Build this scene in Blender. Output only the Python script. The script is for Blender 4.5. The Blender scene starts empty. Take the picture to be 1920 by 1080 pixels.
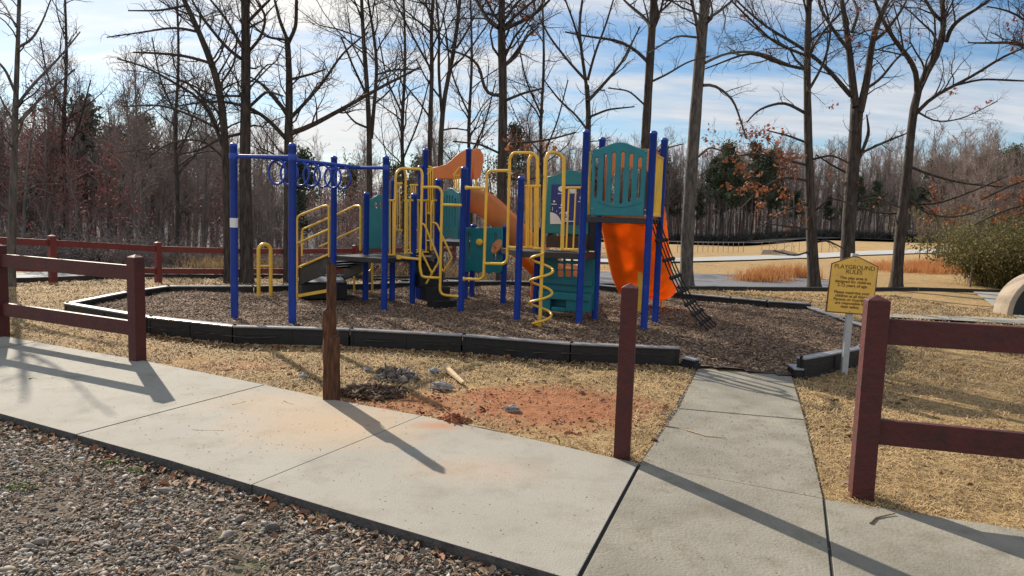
import bpy, math, random
import numpy as np
from mathutils import Vector, Matrix, noise as mnoise
R = math.radians
random.seed(7)
rng = np.random.default_rng(7)
scn = bpy.context.scene
COL = scn.collection

# ------------------------------------------------------------------ camera
F_PX, H_CAM = 1330.0, 1.55
PITCH, ROLL = R(5.79), R(1.84)
def _basis():
    F = np.array([0, math.cos(PITCH), -math.sin(PITCH)])
    R0 = np.array([1.0, 0, 0]); U0 = np.cross(R0, F)
    Rv = math.cos(ROLL) * R0 + math.sin(ROLL) * U0
    Uv = -math.sin(ROLL) * R0 + math.cos(ROLL) * U0
    return F, Rv, Uv
CF, CR, CU = _basis()
cam = bpy.data.objects.new('camera', bpy.data.cameras.new('camera'))
COL.objects.link(cam)
cam.data.sensor_width = 36
cam.data.lens = 36 * F_PX / 1920
cam.data.clip_start = 0.05
cam.data.clip_end = 2000
m = Matrix(((CR[0], CU[0], -CF[0], 0), (CR[1], CU[1], -CF[1], 0), (CR[2], CU[2], -CF[2], H_CAM), (0, 0, 0, 1)))
cam.matrix_world = m
scn.camera = cam

# ------------------------------------------------------------------ light
SUN_EL, SUN_AZ = R(30.0), R(124.0)          # azimuth counter-clockwise from +X
sdir = Vector((math.cos(SUN_AZ) * math.cos(SUN_EL), math.sin(SUN_AZ) * math.cos(SUN_EL), math.sin(SUN_EL)))
sun = bpy.data.objects.new('sun', bpy.data.lights.new('sun', 'SUN'))
COL.objects.link(sun)
sun.data.energy = 4.6
sun.data.angle = R(0.5)
sun.data.color = (1.0, 0.90, 0.76)
sun.rotation_euler = sdir.to_track_quat('Z', 'Y').to_euler()
sun.location = (-20, 30, 30)

world = bpy.data.worlds.new('World')
scn.world = world
world.use_nodes = True
nt = world.node_tree
nt.nodes.clear()
def wn(t, **k):
    n = nt.nodes.new(t)
    for a, b in k.items(): setattr(n, a, b)
    return n
L = nt.links.new
def wmath(op, a, b=None, c=None, clamp=False):
    n = wn('ShaderNodeMath', operation=op, use_clamp=clamp)
    for i, v in enumerate((a, b, c)):
        if v is None: continue
        if isinstance(v, (int, float)): n.inputs[i].default_value = v
        else: L(v, n.inputs[i])
    return n.outputs[0]
out = wn('ShaderNodeOutputWorld'); bg = wn('ShaderNodeBackground')
bg.inputs[1].default_value = 0.10
L(bg.outputs[0], out.inputs[0])
sky = wn('ShaderNodeTexSky', sky_type='NISHITA')
sky.sun_disc = False
sky.sun_elevation = SUN_EL
sky.sun_rotation = math.atan2(sdir.x, sdir.y)
sky.air_density = 1.0; sky.dust_density = 0.3; sky.ozone_density = 3.0
hs = wn('ShaderNodeHueSaturation'); hs.inputs['Saturation'].default_value = 1.2; hs.inputs['Value'].default_value = 0.74
L(sky.outputs[0], hs.inputs['Color'])
tc = wn('ShaderNodeTexCoord'); sx = wn('ShaderNodeSeparateXYZ'); L(tc.outputs['Generated'], sx.inputs[0])
zz = wmath('ADD', wmath('MAXIMUM', sx.outputs[2], 0.0), 0.16)
px = wmath('DIVIDE', sx.outputs[0], zz); py = wmath('DIVIDE', sx.outputs[1], zz)
cb = wn('ShaderNodeCombineXYZ'); L(px, cb.inputs[0]); L(py, cb.inputs[1])
mp = wn('ShaderNodeMapping'); L(cb.outputs[0], mp.inputs[0])
mp.inputs['Rotation'].default_value = (0, 0, R(12)); mp.inputs['Scale'].default_value = (0.50, 1.6, 1)
mp.inputs['Location'].default_value = (3.3, 1.9, 0)
n1 = wn('ShaderNodeTexNoise'); L(mp.outputs[0], n1.inputs['Vector'])
n1.inputs['Scale'].default_value = 1.15; n1.inputs['Detail'].default_value = 7; n1.inputs['Roughness'].default_value = 0.55; n1.inputs['Distortion'].default_value = 0.35
n2 = wn('ShaderNodeTexNoise'); L(mp.outputs[0], n2.inputs['Vector'])
n2.inputs['Scale'].default_value = 5.2; n2.inputs['Detail'].default_value = 5; n2.inputs['Roughness'].default_value = 0.6
# sun proximity (clouds thicker and brighter around the sun)
vm = wn('ShaderNodeVectorMath', operation='DOT_PRODUCT'); L(tc.outputs['Generated'], vm.inputs[0]); vm.inputs[1].default_value = sdir
sunp = wmath('POWER', wmath('MAXIMUM', vm.outputs['Value'], 0.0), 6.0)
cov = wmath('ADD', wmath('ADD', wmath('MULTIPLY', n1.outputs[0], 1.0), wmath('MULTIPLY', n2.outputs[0], 0.22)), wmath('MULTIPLY', sunp, 0.06))
hz = wmath('POWER', wmath('SUBTRACT', 1.0, wmath('MINIMUM', wmath('MULTIPLY', wmath('MAXIMUM', sx.outputs[2], 0.0), 4.5), 1.0)), 1.6)
cov = wmath('ADD', cov, wmath('MULTIPLY', hz, 0.15))
cov = wmath('ADD', cov, wmath('MULTIPLY', wmath('MAXIMUM', wmath('ADD', wmath('MULTIPLY', sx.outputs[1], -1.0), 0.25), 0.0), 0.3))  # adds unseen cloud behind and overhead so the fill light is less blue
mr = wn('ShaderNodeMapRange', interpolation_type='SMOOTHSTEP'); L(cov, mr.inputs[0])
mr.inputs[1].default_value = 0.50; mr.inputs[2].default_value = 0.80
cr = wn('ShaderNodeMix', data_type='RGBA'); L(wmath('MULTIPLY', n2.outputs[0], 1.0), cr.inputs[0])
cr.inputs[6].default_value = (2.9, 3.4, 4.2, 1); cr.inputs[7].default_value = (5.6, 5.7, 5.8, 1)
glow = wn('ShaderNodeMix', data_type='RGBA'); L(sunp, glow.inputs[0]); L(cr.outputs[2], glow.inputs[6]); glow.inputs[7].default_value = (8.0, 7.6, 6.9, 1)
mx = wn('ShaderNodeMix', data_type='RGBA'); L(mr.outputs[0], mx.inputs[0]); L(hs.outputs[0], mx.inputs[6]); L(glow.outputs[2], mx.inputs[7])
L(mx.outputs[2], bg.inputs[0])

scn.view_settings.view_transform = 'Standard'
scn.view_settings.look = 'None'
scn.view_settings.gamma = 1
scn.view_settings.exposure = 0.62

# ------------------------------------------------------------------ pixel <-> world helpers (numbers taken from the photograph, in metres)
CAMP = np.array([0, 0, H_CAM])
def sstep(t):
    t = np.clip(t, 0, 1); return t * t * (3 - 2 * t)
def terr(x, y):
    """ground height"""
    x = np.asarray(x, float); y = np.asarray(y, float)
    z = -0.5 * sstep((y - 11.5) / 8.5) - 0.0125 * np.maximum(y - 20, 0)
    left = sstep((0.02 * y - x) / 7.0)
    z = z - left * 3.4 * sstep((y - 23) / 26)
    rise = sstep((x - 14 - 0.15 * y) / 14) * sstep((y - 14) / 14)
    return z + 1.2 * rise
def ray(x, y): return CF + (x - 960) / F_PX * CR - (y - 540) / F_PX * CU
def G(x, y, z=0.0):
    d = ray(x, y); t = (z - H_CAM) / d[2]; return CAMP + t * d
def GT(x, y):
    d = ray(x, y); t = 2.0
    while t < 400:
        p = CAMP + t * d
        if p[2] < terr(p[0], p[1]): break
        t *= 1.004
    return CAMP + t * d
def atY(x, y, Y):
    d = ray(x, y); return CAMP + d * (Y / d[1])
class VP:
    """vertical plane through ground points A and B"""
    def __init__(s, A, B):
        s.A = np.array([A[0], A[1], 0.0]); s.d = np.array([B[0] - A[0], B[1] - A[1], 0.0]); s.L = np.linalg.norm(s.d); s.d /= s.L
        s.n = np.array([s.d[1], -s.d[0], 0.0])       # towards the camera side
        if s.n[1] > 0: s.n = -s.n
    def P(s, x, y, off=0.0):
        d = ray(x, y); t = ((s.A + s.n * off - CAMP) @ s.n) / (d @ s.n); return CAMP + t * d
    def uv(s, x, y):
        p = s.P(x, y) - s.A; return (p @ s.d, p[2])
    def W(s, u, z, off=0.0): return s.A + s.d * u + np.array([0, 0, z]) + s.n * off

# ------------------------------------------------------------------ object helpers
ORG = {}
def tag(o, label=None, cat=None, group=None, kind=None):
    if label: o['label'] = label
    if cat: o['category'] = cat
    if group: o['group'] = group
    if kind: o['kind'] = kind
    return o
def thing(name, label, cat, loc, group=None):
    o = bpy.data.objects.new(name, None); COL.objects.link(o)
    o.location = tuple(loc); o.empty_display_size = 0.2
    ORG[o.name] = Vector(tuple(loc))
    return tag(o, label, cat, group)
def link(name, me, mat, parent=None):
    o = bpy.data.objects.new(name, me); COL.objects.link(o)
    if mat is not None:
        me.materials.clear(); me.materials.append(mat)
    if parent is not None:
        off = ORG[parent.name]
        me.transform(Matrix.Translation(-off)); o.parent = parent
        ORG[o.name] = off
    else: ORG[o.name] = Vector((0, 0, 0))
    return o
class MB:
    def __init__(s): s.v = []; s.f = []; s.sm = []
    def add(s, vs, fs, smooth=False):
        b = len(s.v); s.v += [tuple(map(float, p)) for p in vs]; s.f += [tuple(i + b for i in f) for f in fs]; s.sm += [smooth] * len(fs)
    def box(s, c, ax, ay, az, hx, hy, hz):
        c = np.asarray(c, float); ax, ay, az = [np.asarray(a, float) for a in (ax, ay, az)]
        P = [c + sx_ * hx * ax + sy_ * hy * ay + sz_ * hz * az for sx_ in (-1, 1) for sy_ in (-1, 1) for sz_ in (-1, 1)]
        s.add(P, [(0, 1, 3, 2), (4, 6, 7, 5), (0, 4, 5, 1), (2, 3, 7, 6), (0, 2, 6, 4), (1, 5, 7, 3)])
    def bar(s, a, b, w, h, up=(0, 0, 1)):
        a = np.asarray(a, float); b = np.asarray(b, float); d = b - a; l = np.linalg.norm(d); d /= l
        side = np.cross(d, up); side /= np.linalg.norm(side); u = np.cross(side, d)
        s.box((a + b) / 2, d, side, u, l / 2, w / 2, h / 2)
    def prism(s, pts, z0, z1):
        n = len(pts); s.add([(p[0], p[1], z0) for p in pts] + [(p[0], p[1], z1) for p in pts],
            [tuple(range(n - 1, -1, -1)), tuple(range(n, 2 * n))] + [(i, (i + 1) % n, n + (i + 1) % n, n + i) for i in range(n)])
    def tube(s, pts, r, n=10, caps=True, closed=False):
        pts = [np.asarray(p, float) for p in pts]; k = len(pts)
        rr = [r] * k if isinstance(r, (int, float)) else list(r)
        t0 = pts[1] - pts[0]; t0 /= np.linalg.norm(t0)
        a = np.cross(t0, (0, 0, 1)); 
        if np.linalg.norm(a) < 0.2: a = np.cross(t0, (0, 1, 0))
        a /= np.linalg.norm(a); vs = []
        for i in range(k):
            if closed: t = pts[(i + 1) % k] - pts[i - 1]
            else: t = pts[min(i + 1, k - 1)] - pts[max(i - 1, 0)]
            t = t / (np.linalg.norm(t) + 1e-9)
            a = a - t * (a @ t); a /= np.linalg.norm(a); b = np.cross(t, a)
            for j in range(n):
                q = 2 * math.pi * j / n; vs.append(pts[i] + rr[i] * (math.cos(q) * a + math.sin(q) * b))
        fs = []
        for i in range(k if closed else k - 1):
            for j in range(n):
                i2 = (i + 1) % k; fs.append((i * n + j, i * n + (j + 1) % n, i2 * n + (j + 1) % n, i2 * n + j))
        s.add(vs, fs, True)
        if caps and not closed:
            s.add(vs[:n], [tuple(range(n - 1, -1, -1))]); s.add(vs[-n:], [tuple(range(n))])
    def lathe(s, c, prof, n=20, ax=(0, 0, 1)):
        ax = np.asarray(ax, float); ax /= np.linalg.norm(ax)
        a = np.cross(ax, (0, 1, 0.3)); a /= np.linalg.norm(a); b = np.cross(ax, a); c = np.asarray(c, float); vs = []
        for r, h in prof:
            for j in range(n):
                q = 2 * math.pi * j / n; vs.append(c + ax * h + r * (math.cos(q) * a + math.sin(q) * b))
        k = len(prof)
        s.add(vs, [(i * n + j, i * n + (j + 1) % n, (i + 1) * n + (j + 1) % n, (i + 1) * n + j) for i in range(k - 1) for j in range(n)], True)
        s.add(vs[:n], [tuple(range(n - 1, -1, -1))]); s.add(vs[-n:], [tuple(range(n))])
    def mesh(s, name='m'):
        me = bpy.data.meshes.new(name); me.from_pydata(s.v, [], s.f); me.polygons.foreach_set('use_smooth', s.sm); me.update(); return me
    def build(s, name, mat, parent=None, bevel=0):
        me = s.mesh(name)
        if bevel:
            import bmesh
            bm = bmesh.new(); bm.from_mesh(me); bmesh.ops.remove_doubles(bm, verts=bm.verts, dist=1e-5)
            bmesh.ops.bevel(bm, geom=[e for e in bm.edges if len(e.link_faces) == 2 and e.calc_face_angle(0) > 0.6], offset=bevel, segments=2, profile=0.6, affect='EDGES', clamp_overlap=True)
            bm.to_mesh(me); bm.free()
        return link(name, me, mat, parent)
def bend(pts, r=0.08, n=5):
    """polyline with its corners rounded"""
    pts = [np.asarray(p, float) for p in pts]; o = [pts[0]]
    for i in range(1, len(pts) - 1):
        a, b, c = pts[i - 1], pts[i], pts[i + 1]; la = np.linalg.norm(a - b); lc = np.linalg.norm(c - b); q = min(r, la * .45, lc * .45)
        p0 = b + (a - b) / la * q; p1 = b + (c - b) / lc * q
        for k in range(n + 1):
            t = k / n; o.append((1 - t) ** 2 * p0 + 2 * t * (1 - t) * b + t * t * p1)
    o.append(pts[-1]); return o
def plate(outlines, depth, name, mat, parent, W, bevel=0.004, off=0.0):
    """flat board with holes: outlines are (u, z) loops, W maps (u, z, out) into the world"""
    cu = bpy.data.curves.new('tmp', 'CURVE'); cu.dimensions = '2D'; cu.fill_mode = 'BOTH'
    cu.extrude = max(depth / 2 - bevel, 0.0005); cu.bevel_depth = bevel; cu.bevel_resolution = 1; cu.offset = -bevel
    for loop in outlines:
        sp = cu.splines.new('POLY'); sp.points.add(len(loop) - 1); sp.use_cyclic_u = True
        for p, q in zip(sp.points, loop): p.co = (q[0], q[1], 0, 1)
    ob = bpy.data.objects.new('tmp', cu); COL.objects.link(ob)
    dg = bpy.context.evaluated_depsgraph_get(); me = bpy.data.meshes.new_from_object(ob.evaluated_get(dg))
    bpy.data.objects.remove(ob); bpy.data.curves.remove(cu)
    co = np.empty(len(me.vertices) * 3); me.vertices.foreach_get('co', co); co = co.reshape(-1, 3)
    co = np.array([W(c[0], c[1], c[2] + off) for c in co]); me.vertices.foreach_set('co', co.ravel()); me.update()
    return link(name, me, mat, parent)
def textmesh(body, size, name, mat, parent, M, depth=0.001, spacing=1.0, line=1.0, bold=0.0):
    cu = bpy.data.curves.new('tmp', 'FONT'); cu.body = body; cu.size = size; cu.align_x = 'CENTER'; cu.align_y = 'CENTER'
    cu.extrude = depth; cu.space_character = spacing; cu.space_line = line; cu.offset = bold
    ob = bpy.data.objects.new('tmp', cu); COL.objects.link(ob)
    dg = bpy.context.evaluated_depsgraph_get(); me = bpy.data.meshes.new_from_object(ob.evaluated_get(dg))
    bpy.data.objects.remove(ob); bpy.data.curves.remove(cu)
    me.transform(M); return link(name, me, mat, parent)
def rrect(u0, z0, u1, z1, r, n=4):
    o = []
    for cx, cz, a0 in ((u1 - r, z1 - r, 0), (u0 + r, z1 - r, 90), (u0 + r, z0 + r, 180), (u1 - r, z0 + r, 270)):
        for k in range(n + 1):
            a = R(a0 + 90 * k / n); o.append((cx + r * math.cos(a), cz + r * math.sin(a)))
    return o
def fast(name, V, Fc, mat, parent=None, smooth=False):
    """numpy mesh; Fc is (M,3) or (M,4)"""
    me = bpy.data.meshes.new(name); V = np.ascontiguousarray(V, np.float32); Fc = np.ascontiguousarray(Fc, np.int32)
    me.vertices.add(len(V)); me.vertices.foreach_set('co', V.ravel())
    k = Fc.shape[1]; me.loops.add(Fc.size); me.loops.foreach_set('vertex_index', Fc.ravel())
    me.polygons.add(len(Fc)); me.polygons.foreach_set('loop_start', np.arange(0, Fc.size, k, dtype=np.int32))
    if smooth: me.polygons.foreach_set('use_smooth', np.ones(len(Fc), bool))
    me.update(calc_edges=True)
    if smooth is False: pass
    return link(name, me, mat, parent)

# ------------------------------------------------------------------ materials
def mat(name, base, rough=0.7, var=0.12, scale=6.0, bump=0.0, bscale=None, spec=0.5, second=None, detail=6, island=0.0, island_cols=None,
        stretch=None, trans=0.0, metal=0.0, dirt=None, dirtscale=3.0, dirtamt=(0.55, 0.7), coords='Object'):
    mt = bpy.data.materials.new(name); mt.use_nodes = True; t = mt.node_tree; N = t.nodes.new; K = t.links.new
    b = t.nodes['Principled BSDF']; b.inputs['Roughness'].default_value = rough; b.inputs['Metallic'].default_value = metal
    b.inputs['Specular IOR Level'].default_value = spec
    tc = N('ShaderNodeTexCoord'); mpn = N('ShaderNodeMapping'); K(tc.outputs[coords], mpn.inputs[0])
    if stretch: mpn.inputs['Scale'].default_value = stretch
    nz = N('ShaderNodeTexNoise'); K(mpn.outputs[0], nz.inputs['Vector']); nz.inputs['Scale'].default_value = scale; nz.inputs['Detail'].default_value = detail; nz.inputs['Roughness'].default_value = 0.6
    ramp = N('ShaderNodeValToRGB'); K(nz.outputs[0], ramp.inputs[0])
    c2 = second or tuple(c * (1 + var) for c in base); c1 = base if second else tuple(c * (1 - var) for c in base)
    ramp.color_ramp.elements[0].position = 0.32; ramp.color_ramp.elements[1].position = 0.68
    ramp.color_ramp.elements[0].color = (*c1, 1); ramp.color_ramp.elements[1].color = (*c2, 1)
    col = ramp.outputs[0]
    if island_cols:
        g = N('ShaderNodeNewGeometry'); ir = N('ShaderNodeValToRGB'); K(g.outputs['Random Per Island'], ir.inputs[0]); ir.color_ramp.interpolation = 'LINEAR'
        els = ir.color_ramp.elements
        while len(els) < len(island_cols): els.new(0.5)
        for i, c in enumerate(island_cols): els[i].position = i / (len(island_cols) - 1); els[i].color = (*c, 1)
        mxn = N('ShaderNodeMix'); mxn.data_type = 'RGBA'; mxn.inputs[0].default_value = island; K(col, mxn.inputs[6]); K(ir.outputs[0], mxn.inputs[7]); col = mxn.outputs[2]
    if dirt:
        n3 = N('ShaderNodeTexNoise'); K(tc.outputs[coords], n3.inputs['Vector']); n3.inputs['Scale'].default_value = dirtscale; n3.inputs['Detail'].default_value = 8; n3.inputs['Roughness'].default_value = 0.65
        m3 = N('ShaderNodeMapRange'); K(n3.outputs[0], m3.inputs[0]); m3.inputs[1].default_value = dirtamt[0]; m3.inputs[2].default_value = dirtamt[1]
        mxn = N('ShaderNodeMix'); mxn.data_type = 'RGBA'; K(m3.outputs[0], mxn.inputs[0]); K(col, mxn.inputs[6]); mxn.inputs[7].default_value = (*dirt, 1); col = mxn.outputs[2]
    K(col, b.inputs['Base Color'])
    if bump:
        nb = N('ShaderNodeTexNoise'); K(mpn.outputs[0], nb.inputs['Vector']); nb.inputs['Scale'].default_value = bscale or scale * 4; nb.inputs['Detail'].default_value = 6
        bp = N('ShaderNodeBump'); bp.inputs['Strength'].default_value = bump; bp.inputs['Distance'].default_value = 0.02; K(nb.outputs[0], bp.inputs['Height']); K(bp.outputs[0], b.inputs['Normal'])
    if trans:
        o = t.nodes['Material Output']; tr = N('ShaderNodeBsdfTranslucent'); K(col, tr.inputs[0]); ms = N('ShaderNodeMixShader'); ms.inputs[0].default_value = trans
        K(b.outputs[0], ms.inputs[1]); K(tr.outputs[0], ms.inputs[2]); K(ms.outputs[0], o.inputs[0])
    return mt
M = {}
M['blue'] = mat('blue_paint', (0.010, 0.055, 0.36), 0.36, 0.14, 5, dirt=(0.05, 0.12, 0.38), dirtscale=7, dirtamt=(0.6, 0.8), bump=0.05, bscale=60)
M['yellow'] = mat('yellow_paint', (0.86, 0.52, 0.055), 0.38, 0.10, 7, dirt=(0.45, 0.30, 0.08), dirtscale=14, dirtamt=(0.6, 0.85))
M['teal'] = mat('teal_plastic', (0.008, 0.19, 0.225), 0.42, 0.12, 4, dirt=(0.02, 0.2, 0.22), dirtscale=8, dirtamt=(0.55, 0.8), bump=0.04, bscale=80)
M['orange'] = mat('orange_plastic', (0.95, 0.32, 0.03), 0.45, 0.12, 3, trans=0.55, dirt=(0.80, 0.20, 0.02), dirtscale=4, dirtamt=(0.55, 0.8))
M['peach'] = mat('faded_orange_plastic', (0.72, 0.27, 0.085), 0.5, 0.08, 3, trans=0.25, dirt=(0.55, 0.2, 0.07), dirtscale=5, dirtamt=(0.55, 0.8))
M['deck'] = mat('dark_coated_deck', (0.024, 0.022, 0.021), 0.42, 0.25, 20, dirt=(0.09, 0.08, 0.07), dirtscale=5, dirtamt=(0.55, 0.8))
M['glare_top'] = mat('glare_painted_plastic', (0.30, 0.30, 0.31), 0.3, 0.15, 9, dirt=(0.10, 0.09, 0.08), dirtscale=6, dirtamt=(0.5, 0.75))  # pale tone stands in for sun glare on the black timber tops
M['brown'] = mat('brown_riser', (0.06, 0.032, 0.022), 0.6, 0.2, 12)
M['black'] = mat('black_plastic', (0.008, 0.009, 0.010), 0.5, 0.3, 9, dirt=(0.03, 0.026, 0.022), dirtscale=3.5, dirtamt=(0.56, 0.85), bump=0.2, bscale=60)
M['blackwood'] = mat('dark_edging', (0.025, 0.022, 0.02), 0.8, 0.3, 9)
M['rope'] = mat('black_rope', (0.018, 0.018, 0.02), 0.8, 0.3, 60, bump=0.4, bscale=200)
M['white'] = mat('white_paint', (0.75, 0.76, 0.76), 0.5, 0.05)
M['board'] = mat('blue_board', (0.008, 0.03, 0.21), 0.4, 0.1)
M['maroon'] = mat('maroon_fence_paint', (0.074, 0.011, 0.010), 0.6, 0.2, 4, bump=0.35, bscale=30, dirt=(0.035, 0.010, 0.009), dirtscale=9, dirtamt=(0.5, 0.72))
M['red'] = mat('red_fence_paint', (0.16, 0.024, 0.018), 0.6, 0.15, 4, bump=0.1, dirt=(0.10, 0.02, 0.018), dirtscale=5, dirtamt=(0.5, 0.75))
M['rotten'] = mat('rotten_wood', (0.02, 0.009, 0.006), 0.9, 0.3, 9, second=(0.17, 0.07, 0.03), bump=0.7, bscale=18, stretch=(7, 7, 0.7))
M['signface'] = mat('sign_face', (0.80, 0.50, 0.095), 0.5, 0.05, 4, dirt=(0.60, 0.38, 0.09), dirtscale=14, dirtamt=(0.5, 0.8))
M['signink'] = mat('sign_ink', (0.13, 0.06, 0.015), 0.7, 0.1)
M['post_grey'] = mat('grey_painted_post', (0.42, 0.43, 0.43), 0.6, 0.1, 8, bump=0.1, dirt=(0.25, 0.22, 0.18), dirtscale=8)
M['concrete_old'] = mat('old_concrete', (0.225, 0.208, 0.168), 0.9, 0.24, 1.3, bump=0.3, bscale=60, dirt=(0.165, 0.145, 0.105), dirtscale=5, dirtamt=(0.48, 0.72))
M['kerb_face'] = mat('shaded_grimy_slab_edge', (0.085, 0.08, 0.075), 0.95, 0.3, 14, bump=0.6, bscale=60, dirt=(0.04, 0.035, 0.03), dirtscale=9)
M['concrete_block'] = mat('cast_concrete', (0.36, 0.29, 0.215), 0.9, 0.12, 5, bump=0.4, bscale=50)
M['stone'] = mat('grey_stone', (0.30, 0.29, 0.28), 0.9, 0.3, 14, bump=0.7, bscale=25, dirt=(0.3, 0.17, 0.1), dirtscale=9, dirtamt=(0.55, 0.7))
M['dirt'] = mat('loose_dirt', (0.10, 0.06, 0.035), 0.95, 0.4, 10, bump=0.9, bscale=22, dirt=(0.2, 0.15, 0.11), dirtscale=14)
M['debris'] = mat('grey_debris', (0.17, 0.14, 0.12), 0.95, 0.3, 10, island=.7, island_cols=[(0.05, 0.035, 0.03), (0.2, 0.16, 0.13), (0.33, 0.28, 0.24)])
M['shade_brush'] = mat('underbrush_shade_tone', (0.018, 0.02, 0.016), 0.95, 0.3, .5, second=(0.045, 0.045, 0.036))  # brush coloured dark to give the shade under the far woods
M['redclay'] = mat('red_clay_crumbs', (0.33, 0.125, 0.06), 0.95, 0.25, 12, bump=0.8, bscale=30)
M['grit'] = mat('dry_grit', (0.22, 0.17, 0.12), 0.9, 0.3, 3, island=.7, island_cols=[(0.10, 0.07, 0.05), (0.26, 0.2, 0.14), (0.4, 0.32, 0.22)])
M['stick'] = mat('dry_stick', (0.20, 0.13, 0.07), 0.9, 0.3, 20)
M['palewood'] = mat('pale_split_wood', (0.52, 0.38, 0.22), 0.85, 0.2, 20, bump=0.4)
M['asphalt'] = mat('asphalt', (0.13, 0.135, 0.15), 0.9, 0.15, 3, bump=0.2, dirt=(0.055, 0.057, 0.065), dirtscale=0.8, dirtamt=(0.5, 0.6))
M['road'] = mat('pale_road', (0.36, 0.36, 0.35), 0.9, 0.08, 0.3)
M['bark'] = mat('grey_brown_bark', (0.010, 0.008, 0.007), 0.95, 0.3, 3.5, second=(0.088, 0.070, 0.057), bump=1.0, bscale=5, stretch=(5, 5, 0.7))
M['bark_pale'] = mat('pale_grey_bark', (0.035, 0.032, 0.030), 0.95, 0.3, 3, second=(0.15, 0.132, 0.115), bump=0.8, bscale=6, stretch=(5, 5, 1.2))
M['twig'] = mat('dark_twigs', (0.045, 0.035, 0.030), 0.95, 0.3, 1.5)
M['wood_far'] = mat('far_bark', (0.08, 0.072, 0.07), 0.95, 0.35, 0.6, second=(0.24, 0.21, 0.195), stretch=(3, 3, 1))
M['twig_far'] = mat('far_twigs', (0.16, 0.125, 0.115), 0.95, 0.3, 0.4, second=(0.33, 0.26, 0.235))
M['forest_floor'] = mat('forest_floor', (0.04, 0.034, 0.033), 0.95, 0.4, 0.5, second=(0.11, 0.088, 0.078), detail=10, stretch=(3, 3, .3))
M['leaf_rust'] = mat('rust_oak_leaves', (0.24, 0.07, 0.022), 0.7, 0.2, 3, island=0.75, island_cols=[(0.15, 0.05, 0.025), (0.36, 0.12, 0.045), (0.30, 0.14, 0.07)], trans=0.35)
M['leaf_red'] = mat('dull_red_leaves', (0.16, 0.045, 0.042), 0.7, 0.2, 3, island=0.7, island_cols=[(0.11, 0.035, 0.035), (0.26, 0.07, 0.065), (0.19, 0.09, 0.07)], trans=0.3)
M['leaf_brown'] = mat('fallen_leaves', (0.2, 0.1, 0.05), 0.8, 0.2, 3, island=0.85, island_cols=[(0.09, 0.045, 0.025), (0.30, 0.12, 0.05), (0.2, 0.13, 0.08), (0.33, 0.24, 0.15)])
M['needle'] = mat('pine_needles', (0.04, 0.062, 0.034), 0.85, 0.3, 0.8, second=(0.085, 0.11, 0.06), trans=0.15)
M['olive'] = mat('olive_brush_leaves', (0.085, 0.09, 0.03), 0.85, 0.3, 0.9, second=(0.2, 0.165, 0.07), trans=0.25)
M['sedge'] = mat('orange_broom_sedge', (0.55, 0.26, 0.10), 0.85, 0.2, 1.2, island=0.5, island_cols=[(0.36, 0.15, 0.05), (0.62, 0.32, 0.13)], trans=0.3)
M['grassblade'] = mat('dormant_grass_blades', (0.16, 0.115, 0.05), 0.85, 0.2, 2.6, second=(0.62, 0.44, 0.22), island=0.42, island_cols=[(0.18, 0.10, 0.045), (0.52, 0.36, 0.17), (0.72, 0.55, 0.31), (0.38, 0.22, 0.10)], trans=0.15, dirt=(0.17, 0.10, 0.05), dirtscale=11, dirtamt=(0.53, 0.66))
M['mulch'] = mat('wood_chip_mulch', (0.14, 0.09, 0.07), 0.9, 0.3, 2.0, island=0.75, island_cols=[(0.03, 0.018, 0.010), (0.13, 0.078, 0.045), (0.26, 0.165, 0.098), (0.50, 0.36, 0.23)])
M['mulchbed'] = mat('mulch_bed', (0.045, 0.03, 0.024), 0.95, 0.3, 18, bump=1.0, bscale=35, second=(0.12, 0.08, 0.062))
M['pebble'] = mat('gravel_stones', (0.2, 0.18, 0.16), 0.75, 0.25, 3.0, island=0.8, island_cols=[(0.07, 0.065, 0.06), (0.22, 0.19, 0.155), (0.34, 0.31, 0.27), (0.17, 0.115, 0.075), (0.48, 0.45, 0.40)])
M['gravelbed'] = mat('gravel_bed', (0.09, 0.07, 0.05), 0.95, 0.3, 30, bump=0.8, second=(0.2, 0.165, 0.125), dirt=(0.09, 0.1, 0.04), dirtscale=2.2, dirtamt=(0.52, 0.66))
M['weed'] = mat('green_weeds', (0.10, 0.17, 0.03), 0.7, 0.3, 3, trans=0.2)
M['darkpanel'] = mat('dark_plaque', (0.016, 0.018, 0.016), 0.75, 0.2)
M['galv'] = mat('galvanised_pipe', (0.35, 0.37, 0.38), 0.45, 0.1, metal=0.5)

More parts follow.
